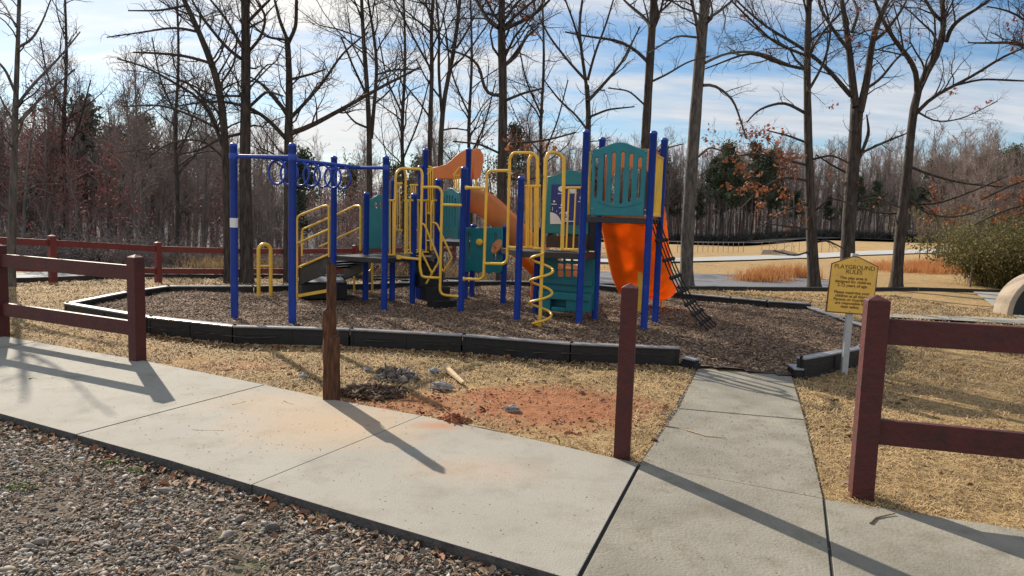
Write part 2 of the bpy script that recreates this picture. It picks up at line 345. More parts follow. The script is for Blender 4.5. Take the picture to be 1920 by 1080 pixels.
def ground_material():
    mt = bpy.data.materials.new('dormant_turf'); mt.use_nodes = True; t = mt.node_tree; N = t.nodes.new; K = t.links.new
    b = t.nodes['Principled BSDF']; b.inputs['Roughness'].default_value = 0.95; b.inputs['Specular IOR Level'].default_value = 0.15
    tc = N('ShaderNodeTexCoord'); P = tc.outputs['Object']
    def noise(sc, det=6, ro=0.6, vec=P):
        n = N('ShaderNodeTexNoise'); K(vec, n.inputs['Vector']); n.inputs['Scale'].default_value = sc; n.inputs['Detail'].default_value = det; n.inputs['Roughness'].default_value = ro; return n.outputs[0]
    def mr(v, a, bb, c=0, d=1):
        n = N('ShaderNodeMapRange'); K(v, n.inputs[0]); n.inputs[1].default_value = a; n.inputs[2].default_value = bb; n.inputs[3].default_value = c; n.inputs[4].default_value = d; return n.outputs[0]
    def mix(f, a, bb):
        n = N('ShaderNodeMix'); n.data_type = 'RGBA'; K(f, n.inputs[0])
        for i, v in ((6, a), (7, bb)):
            if isinstance(v, tuple): n.inputs[i].default_value = (*v, 1)
            else: K(v, n.inputs[i])
        return n.outputs[2]
    def math_(op, a, bb):
        n = N('ShaderNodeMath'); n.operation = op; n.use_clamp = False
        for i, v in enumerate((a, bb)):
            if isinstance(v, (int, float)): n.inputs[i].default_value = v
            else: K(v, n.inputs[i])
        return n.outputs[0]
    c = mix(mr(noise(7), .35, .65), (0.27, 0.175, 0.085), (0.60, 0.43, 0.21))
    c = mix(mr(noise(17, 6, .7), .52, .62, 0, .75), c, (0.12, 0.07, 0.03))
    c = mix(mr(noise(45, 4), .4, .65), c, (0.33, 0.22, 0.10))
    c = mix(mr(noise(0.9), .52, .68, 0, .55), c, (0.15, 0.13, 0.055))
    c = mix(mr(noise(0.35, 3), .5, .7, 0, .5), c, (0.38, 0.21, 0.09))
    # bare red clay: two worn patches with ragged edges
    def patch(cx, cy, rx, ry, soft=0.55):
        m_ = N('ShaderNodeMapping'); K(P, m_.inputs[0]); m_.vector_type = 'POINT'; m_.inputs['Location'].default_value = (-cx / rx, -cy / ry, 0); m_.inputs['Scale'].default_value = (1 / rx, 1 / ry, 0)
        l = N('ShaderNodeVectorMath'); l.operation = 'LENGTH'; K(m_.outputs[0], l.inputs[0])
        return mr(math_('ADD', l.outputs['Value'], math_('MULTIPLY', math_('SUBTRACT', noise(3.2, 7, .7), .5), 1.5)), 1.0, soft, 0, 1)
    p1 = patch(0.35, 5.85, 1.15, 0.85); p2 = patch(-0.65, 5.75, 1.05, 0.6, .35); p3 = patch(-2.6, 6.9, 1.1, .35, .2)
    clay = mix(mr(noise(9), .3, .7), (0.25, 0.095, 0.042), (0.44, 0.20, 0.10))
    clay = mix(mr(noise(30), .55, .7, 0, .7), clay, (0.12, 0.045, 0.022))
    m_ = math_('MAXIMUM', p1, math_('MULTIPLY', math_('MAXIMUM', p2, p3), 0.8))
    c = mix(m_, c, clay)
    K(c, b.inputs['Base Color'])
    bp = N('ShaderNodeBump'); bp.inputs['Strength'].default_value = 0.9; bp.inputs['Distance'].default_value = 0.03
    K(noise(38, 5, .7), bp.inputs['Height']); K(bp.outputs[0], b.inputs['Normal'])
    return mt
def concrete_material():
    """broomed pale walk with clay washed over it near the dug-out post"""
    mt = mat('pale_concrete', (0.305, 0.287, 0.245), 0.88, 0.09, 1.6, bump=0.18, bscale=90, dirt=(0.215, 0.195, 0.155), dirtscale=3.2, dirtamt=(0.46, 0.74))
    t = mt.node_tree; N = t.nodes.new; K = t.links.new; b = t.nodes['Principled BSDF']; src = b.inputs['Base Color'].links[0].from_socket
    tc = N('ShaderNodeTexCoord'); col = src
    for cx, cy, rx, ry, cc, amt in ((-1.25, 5.05, 0.95, 0.75, (0.46, 0.30, 0.165), .60), (-1.9, 5.6, .7, .5, (0.46, 0.31, 0.18), .4), (-.50, 5.08, .30, .13, (0.36, 0.16, 0.08), .75), (-.2, 4.2, .6, .3, (.44, .30, .2), .35)):
        m_ = N('ShaderNodeMapping'); K(tc.outputs['Object'], m_.inputs[0]); m_.inputs['Location'].default_value = (-cx / rx, -cy / ry, 0); m_.inputs['Scale'].default_value = (1 / rx, 1 / ry, 0)
        l = N('ShaderNodeVectorMath'); l.operation = 'LENGTH'; K(m_.outputs[0], l.inputs[0])
        nz = N('ShaderNodeTexNoise'); K(tc.outputs['Object'], nz.inputs['Vector']); nz.inputs['Scale'].default_value = 4; nz.inputs['Detail'].default_value = 8; nz.inputs['Roughness'].default_value = .7
        a = N('ShaderNodeMath'); a.operation = 'ADD'; K(l.outputs['Value'], a.inputs[0]); K(nz.outputs[0], a.inputs[1])
        r_ = N('ShaderNodeMapRange'); K(a.outputs[0], r_.inputs[0]); r_.inputs[1].default_value = 1.5; r_.inputs[2].default_value = .7; r_.inputs[3].default_value = 0; r_.inputs[4].default_value = amt
        x = N('ShaderNodeMix'); x.data_type = 'RGBA'; K(r_.outputs[0], x.inputs[0]); K(col, x.inputs[6]); x.inputs[7].default_value = (*cc, 1); col = x.outputs[2]
    # fine speckle
    v = N('ShaderNodeTexNoise'); K(tc.outputs['Object'], v.inputs['Vector']); v.inputs['Scale'].default_value = 60; v.inputs['Detail'].default_value = 3
    r_ = N('ShaderNodeMapRange'); K(v.outputs[0], r_.inputs[0]); r_.inputs[1].default_value = .6; r_.inputs[2].default_value = .72; r_.inputs[4].default_value = .55
    x = N('ShaderNodeMix'); x.data_type = 'RGBA'; K(r_.outputs[0], x.inputs[0]); K(col, x.inputs[6]); x.inputs[7].default_value = (0.2, .17, .13, 1); col = x.outputs[2]
    K(col, b.inputs['Base Color']); return mt
M['turf'] = ground_material(); M['concrete'] = concrete_material()

# ------------------------------------------------------------------ the ground
def inpoly(x, y, poly):
    x = np.asarray(x); y = np.asarray(y); c = np.zeros(x.shape, bool); n = len(poly)
    for i in range(n):
        x0, y0 = poly[i][:2]; x1, y1 = poly[(i + 1) % n][:2]
        k = ((y0 > y) != (y1 > y)) & (x < (x1 - x0) * (y - y0) / ((y1 - y0) or 1e-9) + x0); c ^= k
    return c
# walk: fence-side edge and kerb-side edge
UP = [G(*p) for p in ((0, 629), (274, 677), (496, 721), (637, 751), (791, 779), (1000, 824), (1198, 869))]
LO = [G(*p) for p in ((0, 776), (317, 863), (640, 960), (1079, 1090))]
dL = (UP[0] - UP[1]); dL /= np.linalg.norm(dL)
UP = [UP[0] + dL * 6] + UP; LO = [LO[0] + dL * 6] + LO
A1 = UP[-1]; A0 = LO[-1]   # thick joint
B1 = G(1545, 933); B0 = G(1561, 1078); dB = (B0 - B1) / np.linalg.norm(B0 - B1); B0 = B1 + dB * 1.9
C1 = G(1920, 990); dC = (C1 - B1) / np.linalg.norm(C1 - B1); C1 = B1 + dC * 7
den = dC[0] * dB[1] - dC[1] * dB[0]; sI = ((B1 - A0)[0] * dB[1] - (B1 - A0)[1] * dB[0]) / den
B0 = A0 + dC * sI; C0 = B0 + dC * 7
PL = [A1, G(1272, 765), G(1308, 690)]; PR = [B1, G(1510, 786), G(1484, 702)]
GZ = -0.065
kerb0 = np.array([LO[0], LO[-1], A0, B0, C0])
# dig the gravel apron below the walk: ground sheet in front of the kerb line lies lower
def kerb_y(x):
    xs = np.array([LO[0][0], LO[1][0], LO[2][0], LO[3][0], LO[4][0], A0[0], B0[0], C0[0]]); ys = np.array([LO[0][1], LO[1][1], LO[2][1], LO[3][1], LO[4][1], A0[1], B0[1], C0[1]])
    return np.interp(x, xs, ys)
gx = np.unique(np.concatenate([np.linspace(-420, -40, 26), np.linspace(-40, -9, 30), np.linspace(-9, 9, 130), np.linspace(9, 40, 40), np.linspace(40, 420, 26)]))
gy = np.unique(np.concatenate([np.linspace(-60, 0, 12), np.linspace(0, 16, 130), np.linspace(16, 60, 70), np.linspace(60, 200, 50), np.linspace(200, 700, 12)]))
X, Y = np.meshgrid(gx, gy)
Z = terr(X, Y) - 0.022 + np.where((Y > 4) & (Y < 60), 0.008 * np.sin(X * 1.7 + 1) * np.sin(Y * 1.3), 0)
mulch_out = [(118, 568), (275, 594), (435, 611), (655, 617), (866, 628), (1070, 644), (1277, 652)]
mulch_right = [(1510, 672), (1622, 652), (1655, 630), (1640, 606), (1590, 592), (1520, 568)]
mulch_back = [(1440, 563), (1372, 557), (1296, 550), (1162, 537), (1090, 530), (960, 526), (837, 526), (713, 530), (600, 532), (475, 535), (312, 535), (232, 546)]
BT = 0.2
MO = [G(x, y, BT) for x, y in mulch_out]; MR = [G(x, y, BT) for x, y in mulch_right]; MK = [G(x, y, BT) for x, y in mulch_back]
MPOLY = [(p[0], p[1]) for p in MO + MR + MK]
Z = np.where(inpoly(X, Y, MPOLY), Z * 0 - 0.0, Z)
Z = np.where(Y < kerb_y(X) + 0.35, -0.30, Z)         # under the walk and the gravel
V = np.stack([X, Y, Z], -1).reshape(-1, 3); nx, ny = len(gx), len(gy)
ii = np.arange(nx * ny).reshape(ny, nx); FQ = np.stack([ii[:-1, :-1], ii[:-1, 1:], ii[1:, 1:], ii[1:, :-1]], -1).reshape(-1, 4)
g = fast('ground', V, FQ, M['turf'], smooth=True); tag(g, kind='structure')
# gravel apron sheet
gp = [LO[0] + np.array([0, -.02, 0]), LO[1], LO[2], LO[3], LO[4], A0, B0, C0]
mb = MB(); mb.add([(p[0], p[1] + .02, GZ) for p in gp] + [(C0[0], -25, GZ), (LO[0][0], -25, GZ)], [tuple(range(len(gp) + 2))][::-1]); o = mb.build('gravel_ground', M['gravelbed']); tag(o, kind='structure')
# mulch bed
cx_, cy_ = np.mean([p[0] for p in MPOLY]), np.mean([p[1] for p in MPOLY])
gx2 = np.linspace(-7, 7, 140); gy2 = np.linspace(6.5, 16, 110); X2, Y2 = np.meshgrid(gx2, gy2)
Z2 = 0.088 + 0.018 * np.sin(X2 * 3.1 + Y2) * np.sin(Y2 * 2.3 - X2) + 0.008 * np.sin(X2 * 9) * np.sin(Y2 * 8)
def mulch_z(x, y):
    e = np.clip((7.62 + 0.03 * x - y) / 0.0001, 0, 0)
    open_ = sstep((8.6 - y) / 1.0) * sstep((x - 1.3) / .6) * sstep((3.8 - x) / .5)
    return 0.088 + 0.018 * np.sin(x * 3.1 + y) * np.sin(y * 2.3 - x) + 0.008 * np.sin(x * 9) * np.sin(y * 8) - 0.075 * open_
Z2 = mulch_z(X2, Y2)
ii = np.arange(X2.size).reshape(X2.shape); FQ = np.stack([ii[:-1, :-1], ii[:-1, 1:], ii[1:, 1:], ii[1:, :-1]], -1).reshape(-1, 4)
V2 = np.stack([X2, Y2, Z2], -1).reshape(-1, 3); keep = inpoly(V2[FQ].mean(1)[:, 0], V2[FQ].mean(1)[:, 1], MPOLY)
o = fast('mulch_bed', V2, FQ[keep], M['mulchbed'], smooth=True); tag(o, kind='structure')
# slabs
def slab(mb, loop, z1=0.0, z0=-0.2):
    n = len(loop); mb.prism(loop, z0, z1)
def inset(loop, d):
    c = np.mean(np.array(loop)[:, :2], 0); out_ = []; n = len(loop); P = [np.array(p[:2]) for p in loop]
    area = sum(P[i][0] * P[(i + 1) % n][1] - P[(i + 1) % n][0] * P[i][1] for i in range(n)); sg = 1 if area > 0 else -1
    for i in range(n):
        a = P[i] - P[i - 1]; b = P[(i + 1) % n] - P[i]; a /= np.linalg.norm(a); b /= np.linalg.norm(b)
        na = sg * np.array([-a[1], a[0]]); nb = sg * np.array([-b[1], b[0]]); h = na + nb; h /= (h @ h) / 2 + 1e-9
        out_.append(P[i] + h * d)
    return out_[::sg] if sg > 0 else out_[::-1]
def on(line, x):          # point on an edge polyline at world x
    xs = [p[0] for p in line]; ys = [p[1] for p in line]; return np.array([x, np.interp(x, xs, ys), 0.0])
joints_up = [G(237, 685, 0)[0], G(496, 722)[0], G(791, 779)[0]]; joints_lo = [on(LO, G(0, 731)[0])[0], G(148, 812)[0], G(473, 907)[0]]
# extrapolate joints to the left and rebuild the first lower joint on the kerb line
d_up = joints_up[1] - joints_up[0]; joints_lo[0] = joints_lo[1] - (joints_lo[2] - joints_lo[1]) * 1.0
ju = [joints_up[0] - d_up * k for k in (3, 2, 1)] + joints_up + [A1[0]]; jl = [joints_lo[0] - (joints_lo[2] - joints_lo[1]) * k for k in (3, 2, 1)] + joints_lo + [on(LO, A0[0] if A0[0] < LO[-1][0] else LO[-1][0])[0]]
mb = MB()
for k in range(len(ju) - 1):
    u0, u1, l0, l1 = ju[k], ju[k + 1], jl[k], jl[k + 1]
    top = [on(UP, u1)] + [p for p in UP[::-1] if u0 + .02 < p[0] < u1 - .02] + [on(UP, u0)]
    bot = [on(LO, l0)] + [p for p in LO if l0 + .02 < p[0] < l1 - .02] + [on(LO, l1)]
    if k == len(ju) - 2: top[0] = A1; bot[-1] = A0
    slab(mb, inset(top + bot, 0.0035 if k < len(ju) - 2 else 0.0045), 0.0 + (0.002 if k % 2 else 0))
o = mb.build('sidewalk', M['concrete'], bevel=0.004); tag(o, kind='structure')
o.data.materials.append(M['kerb_face'])          # rough cast edge, coloured dark for its shade as well as grime
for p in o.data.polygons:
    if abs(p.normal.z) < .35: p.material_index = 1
mb = MB()
slab(mb, inset([A1 + [0.010, 0, 0], A0 + [0.010, 0, 0], B0 - [0.004, 0, 0], B1 - [0.004, 0, 0]], 0.004), -0.004)
slab(mb, inset([B1 + [0.004, 0, 0], B0 + [0.004, 0, 0], C0, C1], 0.004), -0.008)
slab(mb, inset([PL[0], PR[0], PR[1], PL[1]], 0.005), -0.006)
slab(mb, inset([PL[1], PR[1], PR[2], PL[2]], 0.005), -0.002)
o = mb.build('path', M['concrete_old'], bevel=0.004); tag(o, kind='structure')
mb = MB(); mb.prism([A1 + [-.0, .0, 0], A0 + [0, .03, 0], B0 + [0, .03, 0], C0 + [0, .03, 0], C1 - [0, .02, 0], B1, PR[2], PL[2]][::-1], -0.25, -0.012); o = mb.build('joint_filler_ground', M['blackwood']); tag(o, kind='structure')
# far walks, drives and the road
def drape(name, loop_px, m_, lift, n=26):
    P = [GT(*p) for p in loop_px]; half = len(P) // 2; A = P[:half]; Bk = P[half:][::-1]
    def samp(line, t):
        q = t * (len(line) - 1); i = min(int(q), len(line) - 2); f = q - i; return line[i] * (1 - f) + line[i + 1] * f
    V = []; w = 9
    for i in range(n + 1):
        a = samp(A, i / n); b = samp(Bk, i / n)
        for j in range(w + 1):
            p = a + (b - a) * j / w; V.append((p[0], p[1], float(terr(p[0], p[1])) + lift))
    Fq = [(i * (w + 1) + j, (i + 1) * (w + 1) + j, (i + 1) * (w + 1) + j + 1, i * (w + 1) + j + 1) for i in range(n) for j in range(w)]
    mb = MB(); mb.add(V, Fq, True); o = mb.build(name, m_); tag(o, kind='structure'); return o
drape('parking_lot', [(700, 524), (950, 527), (1130, 536), (1400, 542), (1560, 544), (1560, 527), (1400, 516), (1130, 510), (950, 510), (700, 507)], M['asphalt'], 0.02)
drape('gravel_drive', [(-200, 538), (0, 533), (175, 523), (430, 520), (640, 521), (640, 508), (430, 506), (175, 508), (0, 514), (-200, 518)], M['road'], 0.02)
drape('road', [(1000, 495), (1250, 493), (1400, 489), (1500, 485), (1600, 480), (1800, 474), (1960, 472), (1960, 467.5), (1800, 468), (1600, 472.5), (1500, 476.5), (1400, 481), (1250, 486), (1000, 488)], M['road'], 0.06)
drape('garden_path', [(1630, 594), (1750, 600), (1920, 609), (2100, 618), (2100, 608), (1920, 600), (1870, 597), (1630, 588)], M['concrete'], 0.012, 20)
drape('side_path', [(1822, 546), (1850, 565), (1885, 585), (1910, 602), (2160, 602), (2100, 585), (2040, 565), (1990, 546)][:4] + [(2160, 602), (2100, 585), (2040, 565), (1990, 546)], M['concrete'], 0.016, 20)


# wooded slopes that close the view behind the trees
def slope(name, xs, ys, zf):
    X_, Y_ = np.meshgrid(xs, ys); Z_ = zf(X_, Y_); V = np.stack([X_, Y_, Z_], -1).reshape(-1, 3)
    i = np.arange(X_.size).reshape(X_.shape); Fq = np.stack([i[:-1, :-1], i[:-1, 1:], i[1:, 1:], i[1:, :-1]], -1).reshape(-1, 4)
    o = fast(name, V, Fq, M['forest_floor'], smooth=True); tag(o, kind='structure')
slope('hills', np.linspace(-260, 420, 120), np.linspace(92, 300, 40), lambda x, y: terr(x, y) + .3 + (8.5 + 1.2 * np.sin(x * .09) + .8 * np.sin(x * .23 + 1)) * sstep((y - 128 + 38 * sstep((8 - x) / 20)) / 34) - 0.0 * x)
slope('woodland_floor', np.linspace(-90, 16, 90), np.linspace(21.5, 95, 60), lambda x, y: terr(x, y) + .03 + .05 * np.sin(x * 2.1) * np.sin(y * 1.7) - .25 * sstep((x - .02 * y + 1.5) / 2.5) )
slope('woodland_floor', np.linspace(4, 260, 90), np.linspace(101, 130, 20), lambda x, y: terr(x, y) + .05 + .06 * np.sin(x * 1.1) * np.sin(y * 1.7))
# ------------------------------------------------------------------ play structure
ps = thing('play_structure', 'large blue, yellow and teal playground climbing structure with two orange slides', 'play structure', (-0.5, 11.0, 0.0))
MZ = 0.05
POST = {}
def post(k, bx, by, ty, Yfix=None, r=0.048, nm='post'):
    if Yfix is None: p = G(bx, by, 0.1)
    else: p = atY(bx, ty, Yfix)
    t = atY(bx, ty, p[1])
    lo, hi = 0, 5.0
    for _ in range(40):
        mm = (lo + hi) / 2; v = np.array([p[0], p[1], mm]) - CAMP; yy = 540 - F_PX * (v @ CU) / (v @ CF)
        if yy > ty: lo = mm
        else: hi = mm
    top = lo; POST[k] = np.array([p[0], p[1], top])
    mb = MB(); mb.lathe((p[0], p[1], 0), [(r, MZ - .1), (r, top - .05), (r + .004, top - .048), (r + .004, top - .028), (r * .8, top - .010), (r * .45, top - .001), (0.004, top)], 16)
    mb.build(nm, M['blue'], ps); return POST[k]
for a in (('P1', 440, 598, 268), ('P2', 548, 605, 268), ('P4', 720, 580, 292), ('b', 685, 564, 360), ('c', 735, 563, 335), ('d', 773, 568, 362), ('d2', 784, 558, 310), ('e', 793, 558, 278),
          ('g', 864, 583, 312), ('g3', 872, 560, 277), ('i', 943, 567, 422), ('j', 969, 600, 330), ('k', 1004, 588, 425), ('l', 1085, 607, 243), ('m', 1115, 597, 257), ('n', 1207, 617, 245), ('o', 1228, 603, 258)):
    post(*a)
post('P3', 626.5, 0, 292, 10.9); post('f', 822, 0, 335, 12.1); post('h', 888, 0, 420, 12.5)
PT = POST
def xy(p, z): return np.array([p[0], p[1], z])
def pipe(name, pts, r=0.019, mt='yellow', rb=0.07, parent=None, n=10):
    mb = MB(); mb.tube(bend(pts, rb), r, n); return mb.build(name, M[mt], parent or ps)
def pipes(name, lines, r=0.019, mt='yellow', rb=0.07, parent=None):
    mb = MB()
    for l in lines:
        rr = r; 
        if isinstance(l, tuple) and isinstance(l[0], float): rr, l = l
        mb.tube(bend(l, rb), rr, 8)
    return mb.build(name, M[mt], parent or ps)
# sticker on the first post
mb = MB(); c = PT['P1']; 
mb.lathe((c[0], c[1], 0), [(.0495, 1.29), (.0495, 1.41)], 16); o = mb.build('rules_sticker', M['white'], ps); o['label'] = 'small white notice sticker wrapped on the post'
# ring ladder
z1 = VP(PT['P1'], PT['P2']).P(500, 294)[2]
pipe('crossbar', [xy(PT['P1'], z1), xy(PT['P2'], z1)], .027, 'blue')
z2 = z1
pipe('crossbar', [xy(PT['P3'], z2), xy(PT['P4'], z2)], .027, 'blue')
ma = (xy(PT['P1'], z1) + xy(PT['P2'], z1)) / 2; mb_ = (xy(PT['P3'], z2) + xy(PT['P4'], z2)) / 2
dr = (mb_ - ma) / np.linalg.norm(mb_ - ma)
rail = pipe('overhead_rail', [ma, mb_], .03, 'blue')
sd = np.cross(dr, (0, 0, 1)); sd /= np.linalg.norm(sd)
for i in range(7):
    c = ma + (mb_ - ma) * (0.13 + 0.112 * i) - np.array([0, 0, .175])
    mb = MB(); mb.tube([c + .153 * (math.cos(q) * sd + math.sin(q) * np.array([0, 0, 1])) for q in np.linspace(0, 2 * math.pi, 28, endpoint=False)], .015, 8, closed=True)
    mb.build('ring', M['blue'], ps)
# collars
for k, z in (('P1', z1), ('P2', z1), ('P3', z2), ('P4', z2)):
    mb = MB(); mb.lathe(xy(PT[k], 0), [(.0525, z - .04), (.055, z - .03), (.055, z + .03), (.0525, z + .04)], 16); mb.build('clamp', M['blue'], ps)

def deck(loop, ztop, t=0.07, name='deck', mt='deck'):
    mb = MB(); P = [np.array(p[:2]) for p in loop]; mb.prism([(p[0], p[1]) for p in P], ztop - t, ztop)
    return mb.build(name, M[mt], ps, bevel=.006)
# low landing with the transfer steps
dz = 0.86
deck([PT['P3'], PT['P4'], PT['d'], PT['c'], PT['b'] + [-.1, .05, 0]], dz, .075)
# second low deck behind, up to the tall middle tower
deck([PT['d'], PT['f'] * [1, 1, 0] + [0, -.9, 0], PT['f'], PT['d2'], PT['c'] + [.1, .3, 0]], dz + .004, .07)
hz_ = 1.32
deck([PT['f'] + [0.0, .05, 0], PT['g3'] + [.05, .05, 0], PT['h'] + [.0, .9, 0], PT['e'] + [0, 1.0, 0], PT['e']], 1.08, .08)
# ramp
nearA, nearB = np.array([-3.5, 11.45, 0]), PT['P3'] + [-.12, .12, 0]
VN = VP(nearA, nearB)
farA, farB = np.array([-2.95, 12.35, 0]), PT['b'] + [-.03, .1, 0]
VF = VP(farA, farB)
mb = MB()      # sloping side boards and treads of the transfer steps
def slopeboard(mb, V_, u0, u1, za, zb, hgt, th=.03):
    mb.add([V_.W(u0, za, -th), V_.W(u1, zb, -th), V_.W(u1, zb - hgt, -th), V_.W(u0, za - hgt, -th), V_.W(u0, za, 0), V_.W(u1, zb, 0), V_.W(u1, zb - hgt, 0), V_.W(u0, za - hgt, 0)],
           [(0, 1, 2, 3), (7, 6, 5, 4), (0, 4, 5, 1), (1, 5, 6, 2), (2, 6, 7, 3), (3, 7, 4, 0)])
ua, za = VN.uv(560, 504); ub, zb = VN.uv(618, 480)
slopeboard(mb, VN, ua, ub + .12, za, zb + .06, .27)
uc, zc = VF.uv(570, 500); 
slopeboard(mb, VF, 0.0, VF.L, za, zb, .25)
for k in range(4):
    t = (k + .5) / 4; z = za + (zb - za) * t - .03; q0 = VN.W(ua + (ub - ua) * t, z, -.03); q1 = VF.W(VF.L * t, z, 0)
    mb.bar(q0, q1, .30, .03)
mb.build('transfer_steps', M['deck'], ps)
tp = [VN.W(ua - .42, 0, -.25), VN.W(ua + .05, 0, -.02), VN.W(ub - .15, 0, -.5), farA + [-.05, .1, 0], farA + [-.75, .25, 0]]
mb = MB(); mb.prism([(p[0], p[1]) for p in tp], .10, .36); mb.build('transfer_platform', M['black'], ps, bevel=.02)
mb = MB(); mb.prism([(p[0], p[1]) for p in [np.array(q) for q in tp]], .361, .385); mb.build('platform_tread', M['deck'], ps, bevel=.006)
mb = MB(); p0 = VN.W(ua + .03, .16, .02); p1 = VN.W(ub - .02, .30, .02); mb.bar(p0, p1, .03, .05); mb.build('ramp_kick_rail', M['yellow'], ps)
# handrails
def hand(V_, lines, base=None, r=.0185):
    return pipes('handrail', [[V_.P(x, y, .02) for x, y in l] for l in lines], r)
hand(VN, [[(557, 558), (557, 409), (563, 403), (607, 386), (617, 385), (617, 482)], [(558, 456), (617, 430)], [(560, 501), (617, 477)]])
hand(VF, [[(566, 480), (567, 430), (632, 402), (665, 386), (676, 386), (676, 470)], [(600, 462), (677, 426)]])
# small yellow footing frame behind the landing
V_ = VP((-2.9, 12.6), (-1.9, 12.7))
pipes('footing_frame', [[V_.P(664, 557), V_.P(664, 502)], [V_.P(667, 513), V_.P(689, 510), V_.P(697, 506), V_.P(698, 492)], [V_.P(698, 555), V_.P(698, 488)]], .019)
# teal guard panel between posts b and c
V_ = VP(PT['b'], PT['c'])
def px_loop(V_, pts): return [V_.uv(*p) for p in pts]
def hump(u0, u1, z0, z1, hump_, n=20, pw=1.0):
    o_ = [(u0, z0), (u1, z0), (u1, z1)]
    for i in range(n + 1):
        t = 1 - i / n; s_ = 0.5 - 0.5 * math.cos(2 * math.pi * min(max((t - .04) / .92, 0), 1)); o_.append((u0 + (u1 - u0) * t, z1 + hump_ * s_ ** pw))
    return o_
u0, zt = V_.uv(691, 373); _, zb_ = V_.uv(705, 466); u1 = V_.L - .05
sl = [rrect(u0 + .10 + k * .085, zt - .14, u0 + .14 + k * .085, zt - .04, .018, 3) for k in range(3)]
plate([hump(u0, u1, zb_, zt, .08)] + sl, .035, 'guard_panel', M['teal'], ps, lambda u, z, w: V_.W(u, z, w + .0))
# yellow baluster panels
def balusters(name, V_, xs, ytop, ybot, xtl=None, xtr=None, r=.011, rt=.016, lean=0):
    xl = xtl if xtl else xs[0] - 2; xr = xtr if xtr else xs[-1] + 2
    L_ = [(rt, [V_.P(xl, ytop), V_.P(xr, ytop)]), (rt, [V_.P(xl - lean, ybot), V_.P(xr - lean, ybot)])] + [(r, [V_.P(x, ytop), V_.P(x - lean, ybot)]) for x in xs]
    return pipes(name, L_, .016)
VPd = VP(PT['P4'] + [.02, -.02, 0], PT['d'])
balusters('baluster_panel', VPd, [731, 737], 376, 478, 727, 742)
balusters('baluster_panel', VPd, [764, 769], 376, 475, 759, 777)
pipe('entry_hoop', [VPd.P(739, 478), VPd.P(742, 326), VPd.P(750, 316), VPd.P(757, 317), VPd.P(761, 328), VPd.P(760, 476)], .019, rb=.12)
VBk = VP(PT['c'], PT['d2'])
balusters('baluster_panel', VBk, [745, 749.5], 344, 432, 743, 754)
balusters('baluster_panel', VBk, [771, 775, 779], 347, 432, 769, 783)
Vde = VP(PT['d'] + [.05, .0, 0], PT['g'] + [-.8, .1, 0])
balusters('baluster_panel', VP(PT['d'], PT['f']), [784, 789, 799], 376, 473, 781, 803)
balusters('baluster_panel', VP(PT['d2'], PT['f']), [809, 813.5, 818], 377, 468, 808, 822)
pipes('entry_hoop', [[VP(PT['d'], PT['f']).P(x, y) for x, y in ((808, 470), (809, 384), (812, 376), (818, 376))]], .018)
# step ladder of two offset loops between the landing and post g
Vq = VP((-2.2, 10.62), PT['g'] + [0, -.03, 0])
pipes('loop_ladder', [[Vq.P(x, y) for x, y in l] for l in (
    ((745, 482), (786, 486)),
    ((753, 316), (789, 317), (792, 326), (787, 500), (791, 518), (799, 520), (824, 521)),
    ((791, 351), (823, 351), (829, 360), (825, 545), (829, 552), (838, 554), (860, 556)),
    ((830, 384), (866, 385)))], .0205, rb=.06)
mb = MB(); mb.box(Vq.P(748, 482), (1, 0, 0), (0, 1, 0), (0, 0, 1), .03, .03, .03); mb.build('bracket', M['yellow'], ps)
# dark stair with zigzag handrails behind the loop ladder
S0 = np.array([-1.62, 11.9, 0]); S1 = np.array([-1.08, 10.95, 0]); sdv = (S1 - S0) / np.linalg.norm(S1 - S0); snv = np.array([-sdv[1], sdv[0], 0])
mb = MB()
for k in range(5):
    t = k / 4; z = 0.92 - t * .72; c = S0 + (S1 - S0) * t; mb.box((c[0], c[1], z - .09), sdv, snv, (0, 0, 1), .13, .20, .11)
mb.build('stair', M['black'], ps, bevel=.012)
Vs = VP(S0 + snv * -.24, S1 + snv * -.24); Vt = VP(S0 + snv * .22, S1 + snv * .22)
Vs = VP((-1.7, 11.05), (-.9, 10.95)); Vt = VP((-1.6, 11.4), (-.6, 11.3))
pipes('stair_handrail', [[Vs.P(x, y) for x, y in ((790, 419), (796, 421), (824, 489), (799, 532))], [Vs.P(x, y) for x, y in ((791, 474), (810, 513))]], .016, rb=.05)
pipes('stair_handrail', [[Vt.P(x, y) for x, y in ((811, 417), (819, 419), (848, 484), (831, 510), (827, 502))]], .016, rb=.05)
# teal slatted guard between f and g
V_ = VP(PT['f'], PT['g'] + [0, .6, 0])
u0, zt = V_.uv(829, 362); u1, _ = V_.uv(863, 362); _, zb_ = V_.uv(845, 447); w_ = (u1 - u0)
sl = [rrect(u0 + w_ * (.14 + .155 * k), zb_ + .16 - .02 * (k in (1, 2, 3)), u0 + w_ * (.14 + .155 * k + .075), zt - .09 + .05 * (k in (1, 2, 3)), w_ * .036, 3) for k in range(5)]
plate([hump(u0, u1, zb_, zt, .08, pw=.8)] + sl, .035, 'guard_panel', M['teal'], ps, lambda u, z, w: V_.W(u, z, w))
# upper deck guards and hood
V_ = VP(PT['e'] + [0, -.02, 0], PT['g3'])
balusters('baluster_panel', V_, [803, 807, 811], 317, 400, 801, 813)
pipe('curved_brace', [V_.P(792, 330), V_.P(799, 328), V_.P(806, 322), V_.P(811, 314), V_.P(803, 312)], .018)
Vh = VP(PT['e'] + [0, .7, 0], PT['g3'] + [0, .7, 0])
balusters('baluster_panel', Vh, [852, 856, 860], 329, 372, 850, 862)
pipe('curved_brace', [Vh.P(850, 329), Vh.P(861, 314), Vh.P(868, 313)], .016)
